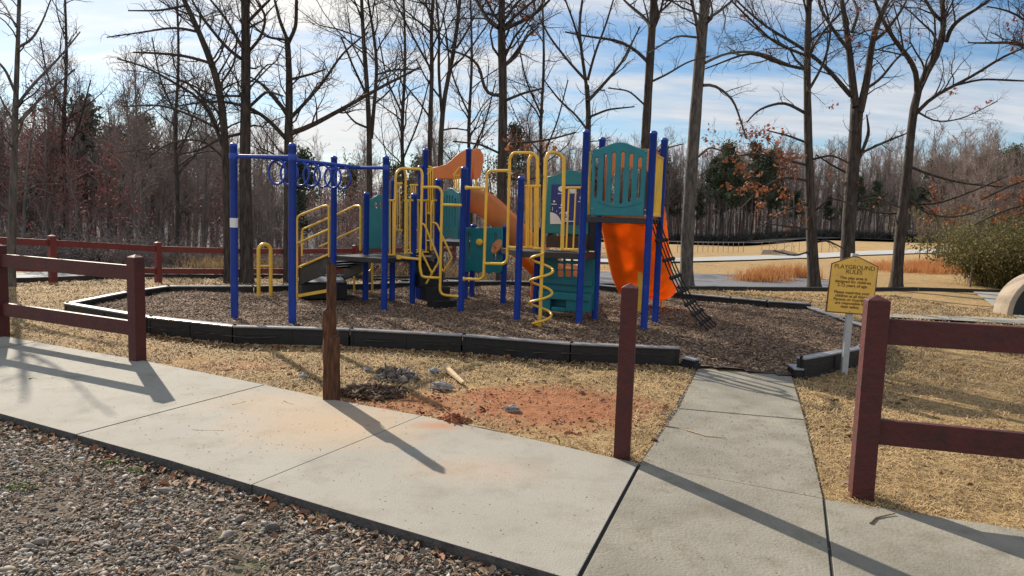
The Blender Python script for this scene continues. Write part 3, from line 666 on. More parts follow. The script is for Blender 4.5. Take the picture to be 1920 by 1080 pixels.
# slide hood
hood = [(812, 337), (812, 314), (824, 312), (836, 308), (846, 301), (855, 292), (864, 285), (874, 281), (886, 280), (888, 300), (886, 335), (868, 334), (848, 337), (830, 336)]
Vd = VP((-1.45, 13.1), (-.62, 13.0))
plate([px_loop(Vd, hood)], .09, 'slide_hood', M['peach'], ps, lambda u, z, w: Vd.W(u, z, w), bevel=.02)
Ve = VP(Vd.P(887, 300) * [1, 1, 0], Vd.P(887, 300) * [1, 1, 0] + np.array([.30, .35, 0]))
hood2 = [(886, 336), (886, 281), (893, 278), (899, 279), (905, 291), (906, 300), (899, 332), (893, 337)]
o = plate([px_loop(Ve, hood2)], .05, 'slide_hood', M['peach'], ps, lambda u, z, w: Ve.W(u, z, w), bevel=.015)
pipe('hood_post', [Ve.P(892, 334), Ve.P(893, 372)], .018)
# chute builder
def chute(path, w, side, name, mt, lip=.03, ang0=None, wave=0.0, flat=0.6, th=.028):
    path = [np.asarray(p, float) for p in path]
    # Catmull-Rom
    pts = []
    for i in range(len(path) - 1):
        p0 = path[max(i - 1, 0)]; p1 = path[i]; p2 = path[i + 1]; p3 = path[min(i + 2, len(path) - 1)]
        for k in range(8):
            t = k / 8; pts.append(.5 * ((2 * p1) + (p2 - p0) * t + (2 * p0 - 5 * p1 + 4 * p2 - p3) * t * t + (-p0 + 3 * p1 - 3 * p2 + p3) * t ** 3))
    pts.append(path[-1])
    prof = [(-w / 2 - lip, side - .04), (-w / 2 - lip, side), (-w / 2, side + .012), (-w / 2 + .01, side * .5), (-w / 2 + .05, .04)]
    n = 12
    for i in range(n + 1):
        u = -w / 2 + .1 + (w - .2) * i / n; prof.append((u, -wave * abs(math.sin(2 * math.pi * (i / n))) ** .8))
    prof += [(w / 2 - .05, .04), (w / 2 - .01, side * .5), (w / 2, side + .012), (w / 2 + lip, side), (w / 2 + lip, side - .04)]
    under = [(u * (1 - th / (w / 2) * 0) + (th if u < 0 else -th) * 0, z - th) for u, z in prof[3:-3]]
    lo = [(-w / 2 - th, side * .5)] + [(u * (1 + 2 * th / w), z - th) for u, z in prof[4:-4]] + [(w / 2 + th, side * .5)]
    loop = prof + lo[::-1]
    V = []; nl = len(loop)
    for i, p in enumerate(pts):
        t = pts[min(i + 1, len(pts) - 1)] - pts[max(i - 1, 0)]; t[2] *= 1; t = t / np.linalg.norm(t)
        s_ = np.cross(t, (0, 0, 1)); s_ /= np.linalg.norm(s_); up = np.cross(s_, t)
        for u, z in loop: V.append(p + s_ * u + up * z)
    Fq = [(i * nl + j, i * nl + (j + 1) % nl, (i + 1) * nl + (j + 1) % nl, (i + 1) * nl + j) for i in range(len(pts) - 1) for j in range(nl)]
    mb = MB(); mb.add(V, Fq, True); mb.add(V[:nl], [tuple(range(nl))]); mb.add(V[-nl:], [tuple(range(nl))[::-1]])
    return mb.build(name, M[mt], ps)
s1 = chute([(-.85, 12.8, 1.62), (-.62, 12.75, 1.58), (-.25, 12.72, 1.28), (.15, 12.70, .90), (.5, 12.66, .56), (.8, 12.6, .36), (1.1, 12.5, .30)], .60, .38, 'slide', 'peach')
s1['label'] = 'faded peach orange slide sloping down behind the middle of the structure'
s1b = chute([(.0, 12.15, .92), (.3, 12.2, .62), (.55, 12.3, .44), (.9, 12.42, .34)], .30, .12, 'slide_flank', 'orange')
mb = MB(); p = G(963, 543, .1); mb.tube([(.35, 12.5, .02), (.35, 12.5, .55)], .022, 8); mb.build('slide_leg', M['peach'], ps)
# lower teal play panel with knob and spinner
V_ = VP(PT['g3'] + [0, -.05, 0], PT['i'] + [.0, -.05, 0])
tp_ = [(872, 427), (943, 427), (943, 508), (936, 513), (927, 509), (917, 513), (907, 508), (896, 512), (885, 507), (876, 511), (871, 507)]
plate([px_loop(V_, tp_), rrect(*V_.uv(877.5, 484), *V_.uv(883, 436), .018, 3), rrect(*V_.uv(927, 486), *V_.uv(932.5, 437), .018, 3)], .05, 'play_panel', M['teal'], ps, lambda u, z, w: V_.W(u, z, w), bevel=.008)
kn = V_.P(900, 454); mb = MB(); mb.lathe(kn, [(.055, .0), (.06, .02), (.06, .08), (.05, .10), (.02, .105)], 20, ax=V_.n + np.array([.4, 0, 0])); mb.build('yellow_knob', M['yellow'], ps)
sp = V_.P(932, 463, .14); axd = np.array([-.75, -.5, .45]); mb = MB(); mb.lathe(sp, [(.0, 0), (.125, .0), (.135, .012), (.125, .024), (.10, .018), (0.02, .018), (.018, .035), (.001, .036)], 28, ax=axd); mb.build('spinner_disc', M['peach'], ps)
mb = MB(); mb.tube([sp, V_.P(941, 478, .02)], .012, 8); mb.build('spinner_arm', M['blue'], ps)
# loop climber in front of the play panel
Vr = VP((-.95, 10.35), PT['j'] + [0, .0, 0])
pipes('loop_ladder', [[Vr.P(x, y) for x, y in l] for l in (
    ((876, 352), (911, 353)), ((870, 523), (900, 524), (907, 518), (913, 326), (919, 320), (956, 320)),
    ((908, 494), (944, 495), (951, 488), (956, 296), (963, 286), (1000, 287), (1008, 296), (1009, 348)), ((952, 463), (970, 465)))], .021, rb=.06)
mb = MB(); a_ = Vr.P(872, 352); mb.lathe(a_, [(.03, 0), (.03, .05)], 12, ax=(1, 0, 0)); a_ = Vr.P(868, 523); mb.lathe(a_, [(.03, 0), (.03, .03)], 12, ax=(1, 0, 0)); mb.build('clamp', M['yellow'], ps)
# right-hand deck and its guards
d4 = [PT['j'], PT['l'] + [-.0, 0, 0], PT['m'], PT['k'] + [-.3, .25, 0], PT['i'] + [.2, -.8, 0]]
deck([PT['j'] + [0, .0, 0], PT['l'], PT['m'], PT['k'], PT['k'] + [-.55, .1, 0]], 1.07, .085)
Vj = VP(PT['j'], PT['j'] + [.45, .25, 0])
balusters('baluster_panel', Vj, [986, 990, 996], 349, 464, 980, 1000)
Vj2 = VP(PT['j'] + [0, 0, 0], PT['l'])
balusters('baluster_panel', Vj2, [1003, 1009], 349, 466, 1000, 1014, lean=.6)
pipe('entry_hoop', [Vj.P(x, y) for x, y in ((990, 464), (991, 300), (996, 290), (1003, 290), (1008, 300), (1004, 464))], .019, rb=.12)
balusters('baluster_panel', Vj2, [1067, 1080], 352, 468, 1057, 1090, lean=5.2)
# spiral climber: pole bends over to the deck
sb = G(1012, 611, .1); Vp = VP(sb, sb + np.array([.36, .02, 0])); 
topz = Vp.P(1027, 284)[2]
pole = pipe('spiral_climber', [(sb[0], sb[1], .02), (sb[0], sb[1], topz - .12), (sb[0] + .03, sb[1], topz - .01), (sb[0] + .14, sb[1] + .12, topz)] + [xy(Vj2.P(1048, 284), topz - .0), Vj2.P(1058, 296), Vj2.P(1054, 468)], .024, rb=.09)
coil = []
zt_ = Vp.P(1020, 472)[2]
for q in np.linspace(0, 1, 110):
    a = 2 * math.pi * (3.35 * q) + math.pi * .95; rr = .15 if q < .97 else .15 * (1 - (q - .97) / .03 * .85)
    rr = .15 * min(1, (q + .002) / .05 if q < .05 else 1) * (1 if q < .96 else (1 - q) / .04)
    coil.append((sb[0] + rr * math.cos(a), sb[1] + rr * math.sin(a), .10 + (zt_ - .10) * q))
mb = MB(); mb.tube(coil, .0175, 8); mb.build('coil', M['yellow'], pole)
# space panel: teal frame with a blue star chart
V_ = VP(PT['k'] + [-.0, 0, 0], PT['m'])
tp_ = [(1022, 437), (1104, 440), (1104, 334), (1097, 330), (1091, 325), (1082, 321), (1073, 319), (1065, 319), (1056, 321), (1047, 326), (1040, 329), (1027, 331)]
pn = plate([px_loop(V_, tp_)], .04, 'activity_panel', M['teal'], ps, lambda u, z, w: V_.W(u, z, w), bevel=.008)
VW = lambda u, z, w: V_.W(u, z, w + .027)
bd = plate([px_loop(V_, [(1033, 420), (1098, 422), (1098, 346), (1035, 346)])], .014, 'star_chart', M['board'], pn, VW, bevel=.003)
def chart(loops):
    mbx = MB()
    for lp in loops:
        P = [V_.P(x, y, .0365) for x, y in lp]; mbx.add(P, [tuple(range(len(P)))])
    return mbx
def disc(x, y, rx, ry=None, n=18): ry = ry or rx; return [(x + rx * math.cos(2 * math.pi * k / n), y + ry * math.sin(2 * math.pi * k / n)) for k in range(n)]
loops = [[(1031.5, 420)] + [(1031.5 + 20.5 * math.sin(R(a)), 420 - 22 * math.cos(R(a))) for a in range(0, 91, 9)]]
for a in (8, 26, 42, 60, 76):
    s_, c_ = math.sin(R(a)), math.cos(R(a)); r0, r1 = 25, 32 if a in (8, 42, 76) else 28
    loops.append([(1032 + r0 * s_ - .5 * c_, 420 - r0 * c_ - .5 * s_), (1032 + r1 * s_ - .5 * c_, 420 - r1 * c_ - .5 * s_), (1032 + r1 * s_ + .5 * c_, 420 - r1 * c_ + .5 * s_), (1032 + r0 * s_ + .5 * c_, 420 - r0 * c_ + .5 * s_)])
loops += [disc(1039, 377.5, 2), disc(1053, 354, 6.2, 5.3), disc(1074, 357, 6, 5), disc(1090, 371, 3.2, 4), disc(1063, 399.5, 3), disc(1061.5, 410, 1.9), disc(1053.5, 384.5, 2.6)]
loops += [[(x0, y0), (x1, y0), (x1, y0 + 1.6), (x0, y0 + 1.6)] for x0, y0, x1 in ((1034, 382, 1044), (1046, 362, 1056), (1048, 388.5, 1057), (1084, 377, 1092), (1060, 404, 1067), (1054, 414, 1078), (1066, 361, 1082))]
chart(loops).build('planet_drawing', M['white'], bd)
mb = MB()
p0 = V_.P(1024, 464, .05); p1 = V_.P(1100, 466, .05)
q0 = V_.P(1024, 442, .05); q1 = V_.P(1100, 443, .05)
mb.add([p0, p1, q1, q0, p0 - V_.n * .03, p1 - V_.n * .03, q1 - V_.n * .03, q0 - V_.n * .03], [(0, 1, 2, 3), (4, 5, 6, 7), (0, 1, 5, 4), (2, 3, 7, 6), (1, 2, 6, 5), (0, 3, 7, 4)]); mb.build('riser', M['brown'], ps)
# tic-tac-toe and bench panel below the deck
Vb = VP(PT['k'] + [.04, -.06, 0], PT['m'] + [0, -.05, 0])
win = []
for r_ in range(3):
    for c_ in range(3):
        x0 = 1045.5 + c_ * 14.2; y0 = 480 + r_ * 13.2 + (1 if r_ else 0); win.append(rrect(*Vb.uv(x0, y0 + (8.5 if r_ == 0 else 10.8)), *Vb.uv(x0 + 11.5, y0), .012, 2))
o = plate([px_loop(Vb, [(1012, 580), (1114, 582), (1116, 476), (1018, 476)])] + win, .05, 'store_panel', M['teal'], ps, lambda u, z, w: Vb.W(u, z, w), bevel=.006)
def boxpx(mb, V_, x0, y0, x1, y1, w0, w1):
    (ua_, za_), (ub_, zb2) = V_.uv(x0, y1), V_.uv(x1, y0)
    P = [V_.W(u, z, w) for u in (ua_, ub_) for z in (za_, zb2) for w in (w0, w1)]
    mb.add(P, [(0, 1, 3, 2), (4, 6, 7, 5), (0, 4, 5, 1), (2, 3, 7, 6), (0, 2, 6, 4), (1, 5, 7, 3)])
mb = MB(); boxpx(mb, Vb, 1018, 526, 1112, 531, .027, .07); boxpx(mb, Vb, 1018, 549, 1112, 556, .027, .25)
boxpx(mb, Vb, 1018, 556.3, 1040, 580, .027, .22); boxpx(mb, Vb, 1068, 556.3, 1112, 580, .027, .22); boxpx(mb, Vb, 1040.4, 574, 1067.6, 580, .027, .20)
mb.build('store_bench', M['teal'], ps, bevel=.012)
# tall tower
zt2 = 1.575
deck([PT['l'] + [-.0, .0, 0], PT['n'], PT['o'], PT['m']], zt2, .075)
mb = MB(); V_ = VP(PT['k'], PT['m']); boxpx(mb, V_, 1101, 412, 1128, 470, -.03, .0); mb.build('tower_riser', M['black'], ps)
V_ = VP(PT['l'], PT['n'])
Lw = V_.L; zb_ = zt2 + .03
(ua, _), (ub, zt) = V_.uv(1107, 396), V_.uv(1214, 280)
u_, zpk = V_.uv(1160, 267)
slots = []
for xa, ya, yb in ((1119.5, 296, 371), (1135.5, 290, 378), (1151, 286, 382), (1167.5, 285, 382.5), (1183.5, 288, 380), (1200, 295, 373)):
    c0 = V_.uv(xa, ya); c1 = V_.uv(xa - 2.2, yb); cxm = (c0[0] + c1[0]) / 2; slots.append(rrect(cxm - .0235, c1[1], cxm + .0235, c0[1], .0225, 5))
pn = plate([hump(ua, ub, zb_ - .01, zt, zpk - zt, 28, .9)] + slots, .045, 'tower_guard_panel', M['teal'], ps, lambda u, z, w: V_.W(u, z, w + .01), bevel=.01)
gr = [V_.P(1119 + (1203 - 1119) * t, 377 + 10.5 * math.sin(math.pi * t) + 2 * t, .034) for t in np.linspace(0, 1, 16)]
mb = MB(); mb.tube(gr, .006, 6); mb.build('panel_rib', M['teal'], pn)
mb = MB()
for x, y in ((1110, 283), (1211, 284), (1110, 391), (1210, 394)): mb.lathe(V_.P(x, y, .03), [(.012, 0), (.012, .012), (.006, .015)], 10, ax=V_.n)
for x in (1121, 1172): boxpx(mb, V_, x, 397, x + 10, 403, -.02, .02)
mb.build('bolt', M['galv'], pn)
mb = MB(); boxpx(mb, V_, 1138, 398, 1152, 403.5, -.05, -.01); boxpx(mb, V_, 1184, 399, 1198, 404, -.05, -.01); mb.build('deck_tab', M['orange'], ps)
# left tower baluster and right tower baluster
V3 = VP(PT['l'], PT['m']); pipe('guard_bar', [V3.P(1106, 284), V3.P(1104, 402)], .016)
V3 = VP(PT['n'], PT['o']); Ln = V3.L
def baru(V_, u, z0, z1, r=.013): return (r, [V_.W(u, z0), V_.W(u, z1)])
pipes('baluster_panel', [baru(V3, .07 + (Ln - .14) * k / 6, zt2 + .03, 2.42) for k in range(7)] + [(.018, [V3.W(.05, 2.42), V3.W(Ln - .05, 2.42)]), (.018, [V3.W(.05, zt2 + .04), V3.W(Ln - .05, zt2 + .04)])], .016)
# slide hood of the tower and the slide itself
V4 = VP(PT['m'], PT['o']); L4 = V4.L
def arch(u0, u1, z0, z1, rr, n=10): return [(u0, z0), (u1, z0), (u1, z1 - rr)] + [(u1 - rr + rr * math.cos(R(90 * k / n)), z1 - rr + rr * math.sin(R(90 * k / n))) for k in range(1, n + 1)] + [(u0 + rr - rr * math.sin(R(90 * k / n)), z1 - rr + rr * math.cos(R(90 * k / n))) for k in range(1, n + 1)]
oa = arch(.05, L4 - .02, zt2, 2.56, .16)
ia = arch(.14, L4 - .13, zt2 + .05, 2.28, .2)
plate([oa, ia], .07, 'slide_hood', M['peach'], ps, lambda u, z, w: V4.W(u, z, w - .06), bevel=.02)
mid = (PT['m'] + PT['o']) / 2; out_d = -V4.n; out_d = out_d / np.linalg.norm(out_d)
def sp_(d, z, sx_=0): p = mid + out_d * d + V4.d * sx_; return np.array([p[0], p[1], z])
s2 = chute([sp_(.0, zt2 - .02), sp_(.25, zt2 - .10, .02), sp_(.75, 1.02, .12), sp_(1.2, .58, .22), sp_(1.6, .33, .31), sp_(2.0, .28, .38)], .92, .20, 'slide', 'orange', wave=.055)
s2['label'] = 'bright orange wavy slide descending behind the tall tower'
bs = sp_(1.75, 0, .62); bs2 = sp_(.95, 0, .22)
pipes('slide_leg', [[bs * [1, 1, 0] + [0, 0, .02], bs * [1, 1, 0] + [0, 0, .26], bs * [1, 1, 0] + [-.2, .0, .28]]], .022)
mb = MB(); mb.bar(bs2 * [1, 1, 0] + [0, 0, .02], bs2 * [1, 1, 0] + [0, 0, .74], .09, .04, up=(0, 1, 0)); mb.build('slide_leg', M['yellow'], ps)
# rope net
nt0, nt1 = V3.W(.06, zt2 - .01), V3.W(Ln - .08, zt2 - .01)
nb0, nb1 = G(1322, 615, .1), G(1352, 606, .1)
nb0 = np.array([2.66, 9.42, .1]); nb1 = np.array([2.92, 9.98, .1])
mb = MB(); KN = []
def netp(s_, t):
    a = nt0 + (nt1 - nt0) * s_; b = nb0 + (nb1 - nb0) * s_; p = a + (b - a) * t; p = p.copy(); p[2] -= .26 * math.sin(math.pi * t) * (1 - .2 * t); p[2] = max(p[2], .1); return p
for k in range(4):
    mb.tube([netp(k / 3, t) for t in np.linspace(0, 1, 18)], .0105, 6)
for j in range(1, 8):
    t = j / 8; mb.tube([netp(s_, t + .01 * math.sin(5 * s_ + j)) for s_ in np.linspace(0, 1, 5)], .0095, 6)
    for k in range(4): KN.append(MB()); KN[-1].lathe(netp(k / 3, t) - np.array([0, 0, .022]), [(.010, -.006), (.030, .006), (.033, .022), (.030, .038), (.010, .050)], 8)
net = mb.build('rope_net', M['rope'], ps); [q.build('knot', M['rope'], net) for q in KN]

# ------------------------------------------------------------------ yellow hoop beside the steps
ha, hb = G(485, 556, .1), G(514, 553, .1); hb = np.array([hb[0], ha[1] + .12, .1]); Vh2 = VP(ha, hb)
hp = thing('arched_handhold', 'small yellow arched grab hoop standing in the mulch left of the steps', 'grab hoop', ((ha + hb) / 2 * [1, 1, 0] + [0, 0, .08]))
wd = Vh2.L
pipe('hoop', [Vh2.W(0, .0), Vh2.W(0, .86)] + [Vh2.W(wd / 2 - wd / 2 * math.cos(R(a)), .86 + wd / 2 * math.sin(R(a))) for a in range(15, 180, 15)] + [Vh2.W(wd, .86), Vh2.W(wd, .0)], .03, rb=.01, parent=hp)
pipe('rung', [Vh2.W(.02, .60), Vh2.W(wd - .02, .60)], .018, parent=hp)

# ------------------------------------------------------------------ plastic border timbers
def timber(a, b, label, group, zt=BT, w=.10, inner=False, stake=True, zb=-.04):
    a = np.array(a, float); b = np.array(b, float); d = b - a; d[2] = 0; L_ = np.linalg.norm(d); d /= L_; s_ = np.array([-d[1], d[0], 0])
    if s_ @ (np.array([cx_, cy_, 0]) - a) < 0: s_ = -s_
    c0 = (a + b) / 2 * [1, 1, 0]
    t = thing('border_timber', label, 'border timber', (c0[0], c0[1], 0), group)
    h = (zt - zb) / 2
    mb = MB(); cc = c0 + s_ * w / 2; g_ = .006
    mc_ = MB(); mc_.box((cc[0], cc[1], zt - .009), d, s_, (0, 0, 1), L_ / 2 - g_, w / 2, .009); mc_.build('glare_top_cap', M['glare_top'], t, bevel=.004)  # thin cap carries the painted glare
    mb.box((cc[0], cc[1], zt - .0275), d, s_, (0, 0, 1), L_ / 2 - g_ - .002, w / 2 - .003, .009)
    mb.box((cc[0], cc[1], (zt - .036 + zb) / 2), d, s_, (0, 0, 1), L_ / 2 - g_ - .004, w / 2 - .012, (zt - .036 - zb) / 2)
    for u in (-.48, 0, .48):
        q = cc + d * u * L_
        mb.box((q[0], q[1], (zt - .036 + zb) / 2 - .002), d, s_, (0, 0, 1), .016 if u else .012, w / 2 - .004, (zt - .036 - zb) / 2 - .004)
    for u in (-.25, .25):
        q = cc + d * u * L_
        mb.box((q[0], q[1], zt - .095), d, s_, (0, 0, 1), L_ * .15, w / 2 - .008, .012)
    mb.build('rail', M['black'], t, bevel=.004)
    if stake:
        mb = MB(); q = a + d * .012 + s_ * w / 2; mb.lathe((q[0], q[1], 0), [(.015, zb), (.015, zt + .004), (.02, zt + .005), (.017, zt + .016), (.004, zt + .018)], 10); mb.build('stake', M['blackwood'], t)
    return t
ordn = ['first', 'second', 'third', 'fourth', 'fifth', 'sixth', 'seventh', 'eighth', 'ninth', 'tenth', 'eleventh', 'twelfth']
def split(line, seg=1.22):
    out_ = []
    for a, b in zip(line[:-1], line[1:]):
        n = max(1, round(np.linalg.norm(b - a) / seg)); out_ += [(a + (b - a) * k / n, a + (b - a) * (k + 1) / n) for k in range(n)]
    return out_
segs = split(MO, 1.3)
for i, (a, b) in enumerate(segs):
    timber(a, b, f'black plastic border timber, {ordn[i]} from the left along the near edge of the mulch', 'near edge border timbers')
e = MO[-1]; e2 = G(1303, 671, .12); timber(e + [0.01, -.0, 0], np.array([e2[0], e2[1], 0]), 'short low black border stub stepping down beside the path entrance', 'near edge border timbers', zt=.10, stake=False)
mr0 = G(1494, 684, .08)
timber(np.array([mr0[0], mr0[1], 0]), MR[0], 'low black border stub right of the path entrance by the sign', 'right edge border timbers', zt=.09, stake=False)
for i, (a, b) in enumerate(split(MR[:3], 1.3)):
    timber(a, b, f'black curved-in border timber, {ordn[i]} behind the playground rules sign', 'right edge border timbers')
for i, (a, b) in enumerate(split([MR[2], MR[3], MR[4], MR[5]], 1.6)):
    timber(a, b, f'dark half-buried border timber, {ordn[i]} of those curving up the right side of the mulch', 'right edge border timbers', zt=.15)
bk = split([MR[5]] + MK[:4], 1.25)
for i, (a, b) in enumerate(bk):
    timber(a, b, f'black border timber, {ordn[i]} from the right along the back edge right of the slide', 'back edge border timbers')
bk = split(MK[3:], 1.5)
for i, (a, b) in enumerate(bk[:12]):
    timber(a, b, f'sunlit black border timber behind the climbing structure, {ordn[i]} counting from the slide leftwards', 'back edge border timbers')
for i, (a, b) in enumerate(split([MK[-1], MO[0]], 1.4)):
    timber(a, b, f'pale-topped border timber, {ordn[i]} of those closing the left tip of the mulch', 'left tip border timbers')

# ------------------------------------------------------------------ timber fences
def fpost(name, p, z0, z1, w, mt, parent, lean=(0, 0), cap=.03, rz=0.0, tag_=None):
    mb = MB(); c, s_ = math.cos(rz), math.sin(rz); h = w / 2; V = []
    for z, k in ((z0, 1), (z1 - cap, 1), (z1 - cap + .004, .92), (z1, .06)):
        for a, b in ((-h, -h), (h, -h), (h, h), (-h, h)):
            x = p[0] + (a * c - b * s_) * k + lean[0] * (z - z0); y = p[1] + (a * s_ + b * c) * k + lean[1] * (z - z0); V.append((x, y, z))
    Fc = [(3, 2, 1, 0), (12, 13, 14, 15)] + [(i * 4 + j, i * 4 + (j + 1) % 4, (i + 1) * 4 + (j + 1) % 4, (i + 1) * 4 + j) for i in range(3) for j in range(4)]
    mb.add(V, Fc); return mb.build(name, M[mt], parent, bevel=.004)
def fence(name, label, cat, pts, H, rails, w, mt, board=(.14, .038), off=0.0, over=0.0, group=None):
    base = np.array(pts[0]); t = thing(name, label, cat, base, group)
    for i, p in enumerate(pts):
        q = pts[min(i + 1, len(pts) - 1)] - pts[max(i - 1, 0)]; fpost('post', p, p[2] - .3, p[2] + H, w, mt, t, rz=math.atan2(q[1], q[0]))
    for i in range(len(pts) - 1):
        a, b = pts[i], pts[i + 1]; d = (b - a) / np.linalg.norm(b - a); n_ = np.array([d[1], -d[0], 0])
        if n_[1] > 0: n_ = -n_
        for z in rails:
            mb = MB(); A_ = a + d * (w / 2 - .002) + n_ * off + [0, 0, z]; B_ = b - d * (w / 2 - .002) + n_ * off + [0, 0, z]
            mb.bar(A_, B_, board[1], board[0]); mb.build('rail', M[mt], t, bevel=.003)
    return t
# near left fence
l1 = G(258, 675, 0); l0 = G(4, 630, 0); dd = l0 - l1; l0b = l1 + dd * 2
def solveH(p, ty):
    lo, hi = 0, 4
    for _ in range(40):
        m_ = (lo + hi) / 2; v = np.array([p[0], p[1], p[2] + m_]) - CAMP
        if 540 - F_PX * (v @ CU) / (v @ CF) > ty: lo = m_
        else: hi = m_
    return lo
hL = solveH(l1, 477)
fence('timber_fence', 'near left maroon two-rail fence section running along the pale sidewalk', 'fence', [l1, l0, l0b], hL, (hL * .825, hL * .30), .115, 'maroon', board=(.145, .045))
# right fence
r1 = G(1614, 925, 0); r2 = r1 + np.array([2.35, -.62, 0]); r3 = r2 + np.array([2.35, -.62, 0]); hR = solveH(r1, 553)
fence('timber_fence', 'nearest maroon two-rail fence at the right, starting beside the rules sign', 'fence', [r1, r2, r3], hR, (hR * .825, hR * .325), .118, 'maroon', board=(.145, .045))
# lone post
b1 = G(1166, 855, 0); t = thing('fence_post', 'lone maroon square post without rails at the left of the path', 'post', b1); fpost('post_body', b1, -.3, solveH(b1, 531), .105, 'maroon', t, rz=R(-12))
# broken, rotten post
s0 = G(621, 746, 0); t = thing('broken_fence_post', 'rotten broken wooden fence post with a jagged peeling top by the sidewalk', 'broken post', s0)
rs = random.Random(3); V = []; n = 12; zs = [-.25, 0, .12, .25, .40, .50, .535, .62, .73, .765, .88, .96, solveH(s0, 500)]
for i, z in enumerate(zs):
    for j in range(n):
        q = 2 * math.pi * j / n + .4; sq = 1 / max(abs(math.cos(q)), abs(math.sin(q))) ; rr = .064 * min(sq, 1.25)
        k = (1.0 + .05 * math.sin(z * 23)) * (1 if z < .51 or math.cos(q) < .1 else .60) * (1 if z < .75 or math.cos(q) > -.1 else .55)
        ox = 0 if z < .51 else -.006
        rr *= k * (1 + rs.uniform(-.09, .09)); V.append((s0[0] + ox + rr * math.cos(q), s0[1] + rr * math.sin(q), z + (rs.uniform(-.05, .05) if i == len(zs) - 1 else rs.uniform(-.012, .012) if i else 0)))
mb = MB(); mb.add(V, [(i * n + j, i * n + (j + 1) % n, (i + 1) * n + (j + 1) % n, (i + 1) * n + j) for i in range(len(zs) - 1) for j in range(n)] + [tuple(range((len(zs) - 1) * n, len(zs) * n))])
for k in range(9):       # torn splinters at the break
    q = rs.uniform(0, 6.28); hi = .50 if math.cos(q) > 0 else .73; a = np.array([s0[0] + .055 * math.cos(q), s0[1] + .055 * math.sin(q), hi - .14]); z = rs.uniform(hi, hi + .07); mb.tube([a, (a[0] * .5 + s0[0] * .5 + .02 * math.cos(q), a[1] * .5 + s0[1] * .5 + .02 * math.sin(q), z)] if 0 else [a, (a[0], a[1], z)], [.016, .003], 5)
mb.build('post_body', M['rotten'], t)
# far fence: follows the edge of the lawn behind
fp = []
for x, yb, yt in ((-95, 553, 452), (100, 540, 449), (297, 530, 451), (434, 526, 453), (558, 524, 455), (665, 521, 458), (762, 519, 461), (850, 517, 464)):
    hgt = 1.04; hor = 405 + (x - 960) * math.tan(ROLL); Yd = hgt * F_PX / (yb - yt)
    p = atY(x, yb, Yd); fp.append(np.array(p))
for p in fp: p[2] = float(terr(p[0], p[1]))
fence('timber_fence', 'long red two-rail fence behind the mulch area in front of the left woods', 'fence', fp, 1.04, (.86, .31), .13, 'red', board=(.14, .045))

# ------------------------------------------------------------------ rules sign
sb_ = G(1582, 697, 0); st_ = atY(1597, 588, sb_[1])
sg = thing('rules_sign', 'yellow playground rules sign on a grey post between path and fence', 'sign', sb_)
lean = (st_ - sb_); tp3 = sb_ + lean * (1 + .02)
ctr = atY(1598, 535, sb_[1] - .03)
upv = np.array([0.035, 0.0, 1.0]); upv /= np.linalg.norm(upv); rtv = np.array([1.0, -.12, -.035]); rtv -= upv * (rtv @ upv); rtv /= np.linalg.norm(rtv); nv = np.cross(rtv, upv)   # out of the face, towards the camera
if nv[1] > 0: nv = -nv
mb = MB(); mb.bar(sb_ - [0, 0, .2], ctr + upv * .335 - nv * .035, .065, .045, up=(0, 1, 0)); mb.build('sign_post', M['post_grey'], sg, bevel=.004)
W2 = lambda u, z, w: ctr + rtv * u + upv * z + nv * w
hw, hb_, ht_, pk = .232, .297, .212, .30
shape = [(-hw, -hb_), (hw, -hb_), (hw, ht_), (.03, pk), (-.03, pk), (-hw, ht_)]
shape2 = [(x * 1.03, y * 1.022) for x, y in shape]
plate([shape2], .018, 'sign_backing', M['signink'], sg, lambda u, z, w: W2(u, z, w - .004), bevel=.003)
fc = plate([[(x * .985, y * .985) for x, y in shape]], .018, 'sign_face', M['signface'], sg, lambda u, z, w: W2(u, z, w + .002), bevel=.003)
def TM(u, z, w=.0125): 
    o_ = W2(u, z, w); return Matrix(((rtv[0], upv[0], nv[0], o_[0]), (rtv[1], upv[1], nv[1], o_[1]), (rtv[2], upv[2], nv[2], o_[2]), (0, 0, 0, 1)))
textmesh('PLAYGROUND\nRULES', .0625, 'heading_text', M['signink'], fc, TM(0, .165), line=.80, spacing=.98)
textmesh('This play area is\ndesigned for children\n2-12 years of age.', .043, 'body_text', M['signink'], fc, TM(0, .035), line=.93, bold=.0006)
textmesh('Please supervise your\nchildren at all times.\nParents or Guardians\nare responsible for\ntheir safety.', .041, 'body_text', M['signink'], fc, TM(0, -.155), line=.93, bold=.0006)
mb = MB(); mb.lathe(W2(0, .262, .011), [(.007, 0), (.007, .004), (.003, .005)], 10, ax=nv); mb.lathe(W2(0, -.277, .011), [(.007, 0), (.007, .004), (.003, .005)], 10, ax=nv); mb.build('screw', M['galv'], sg)

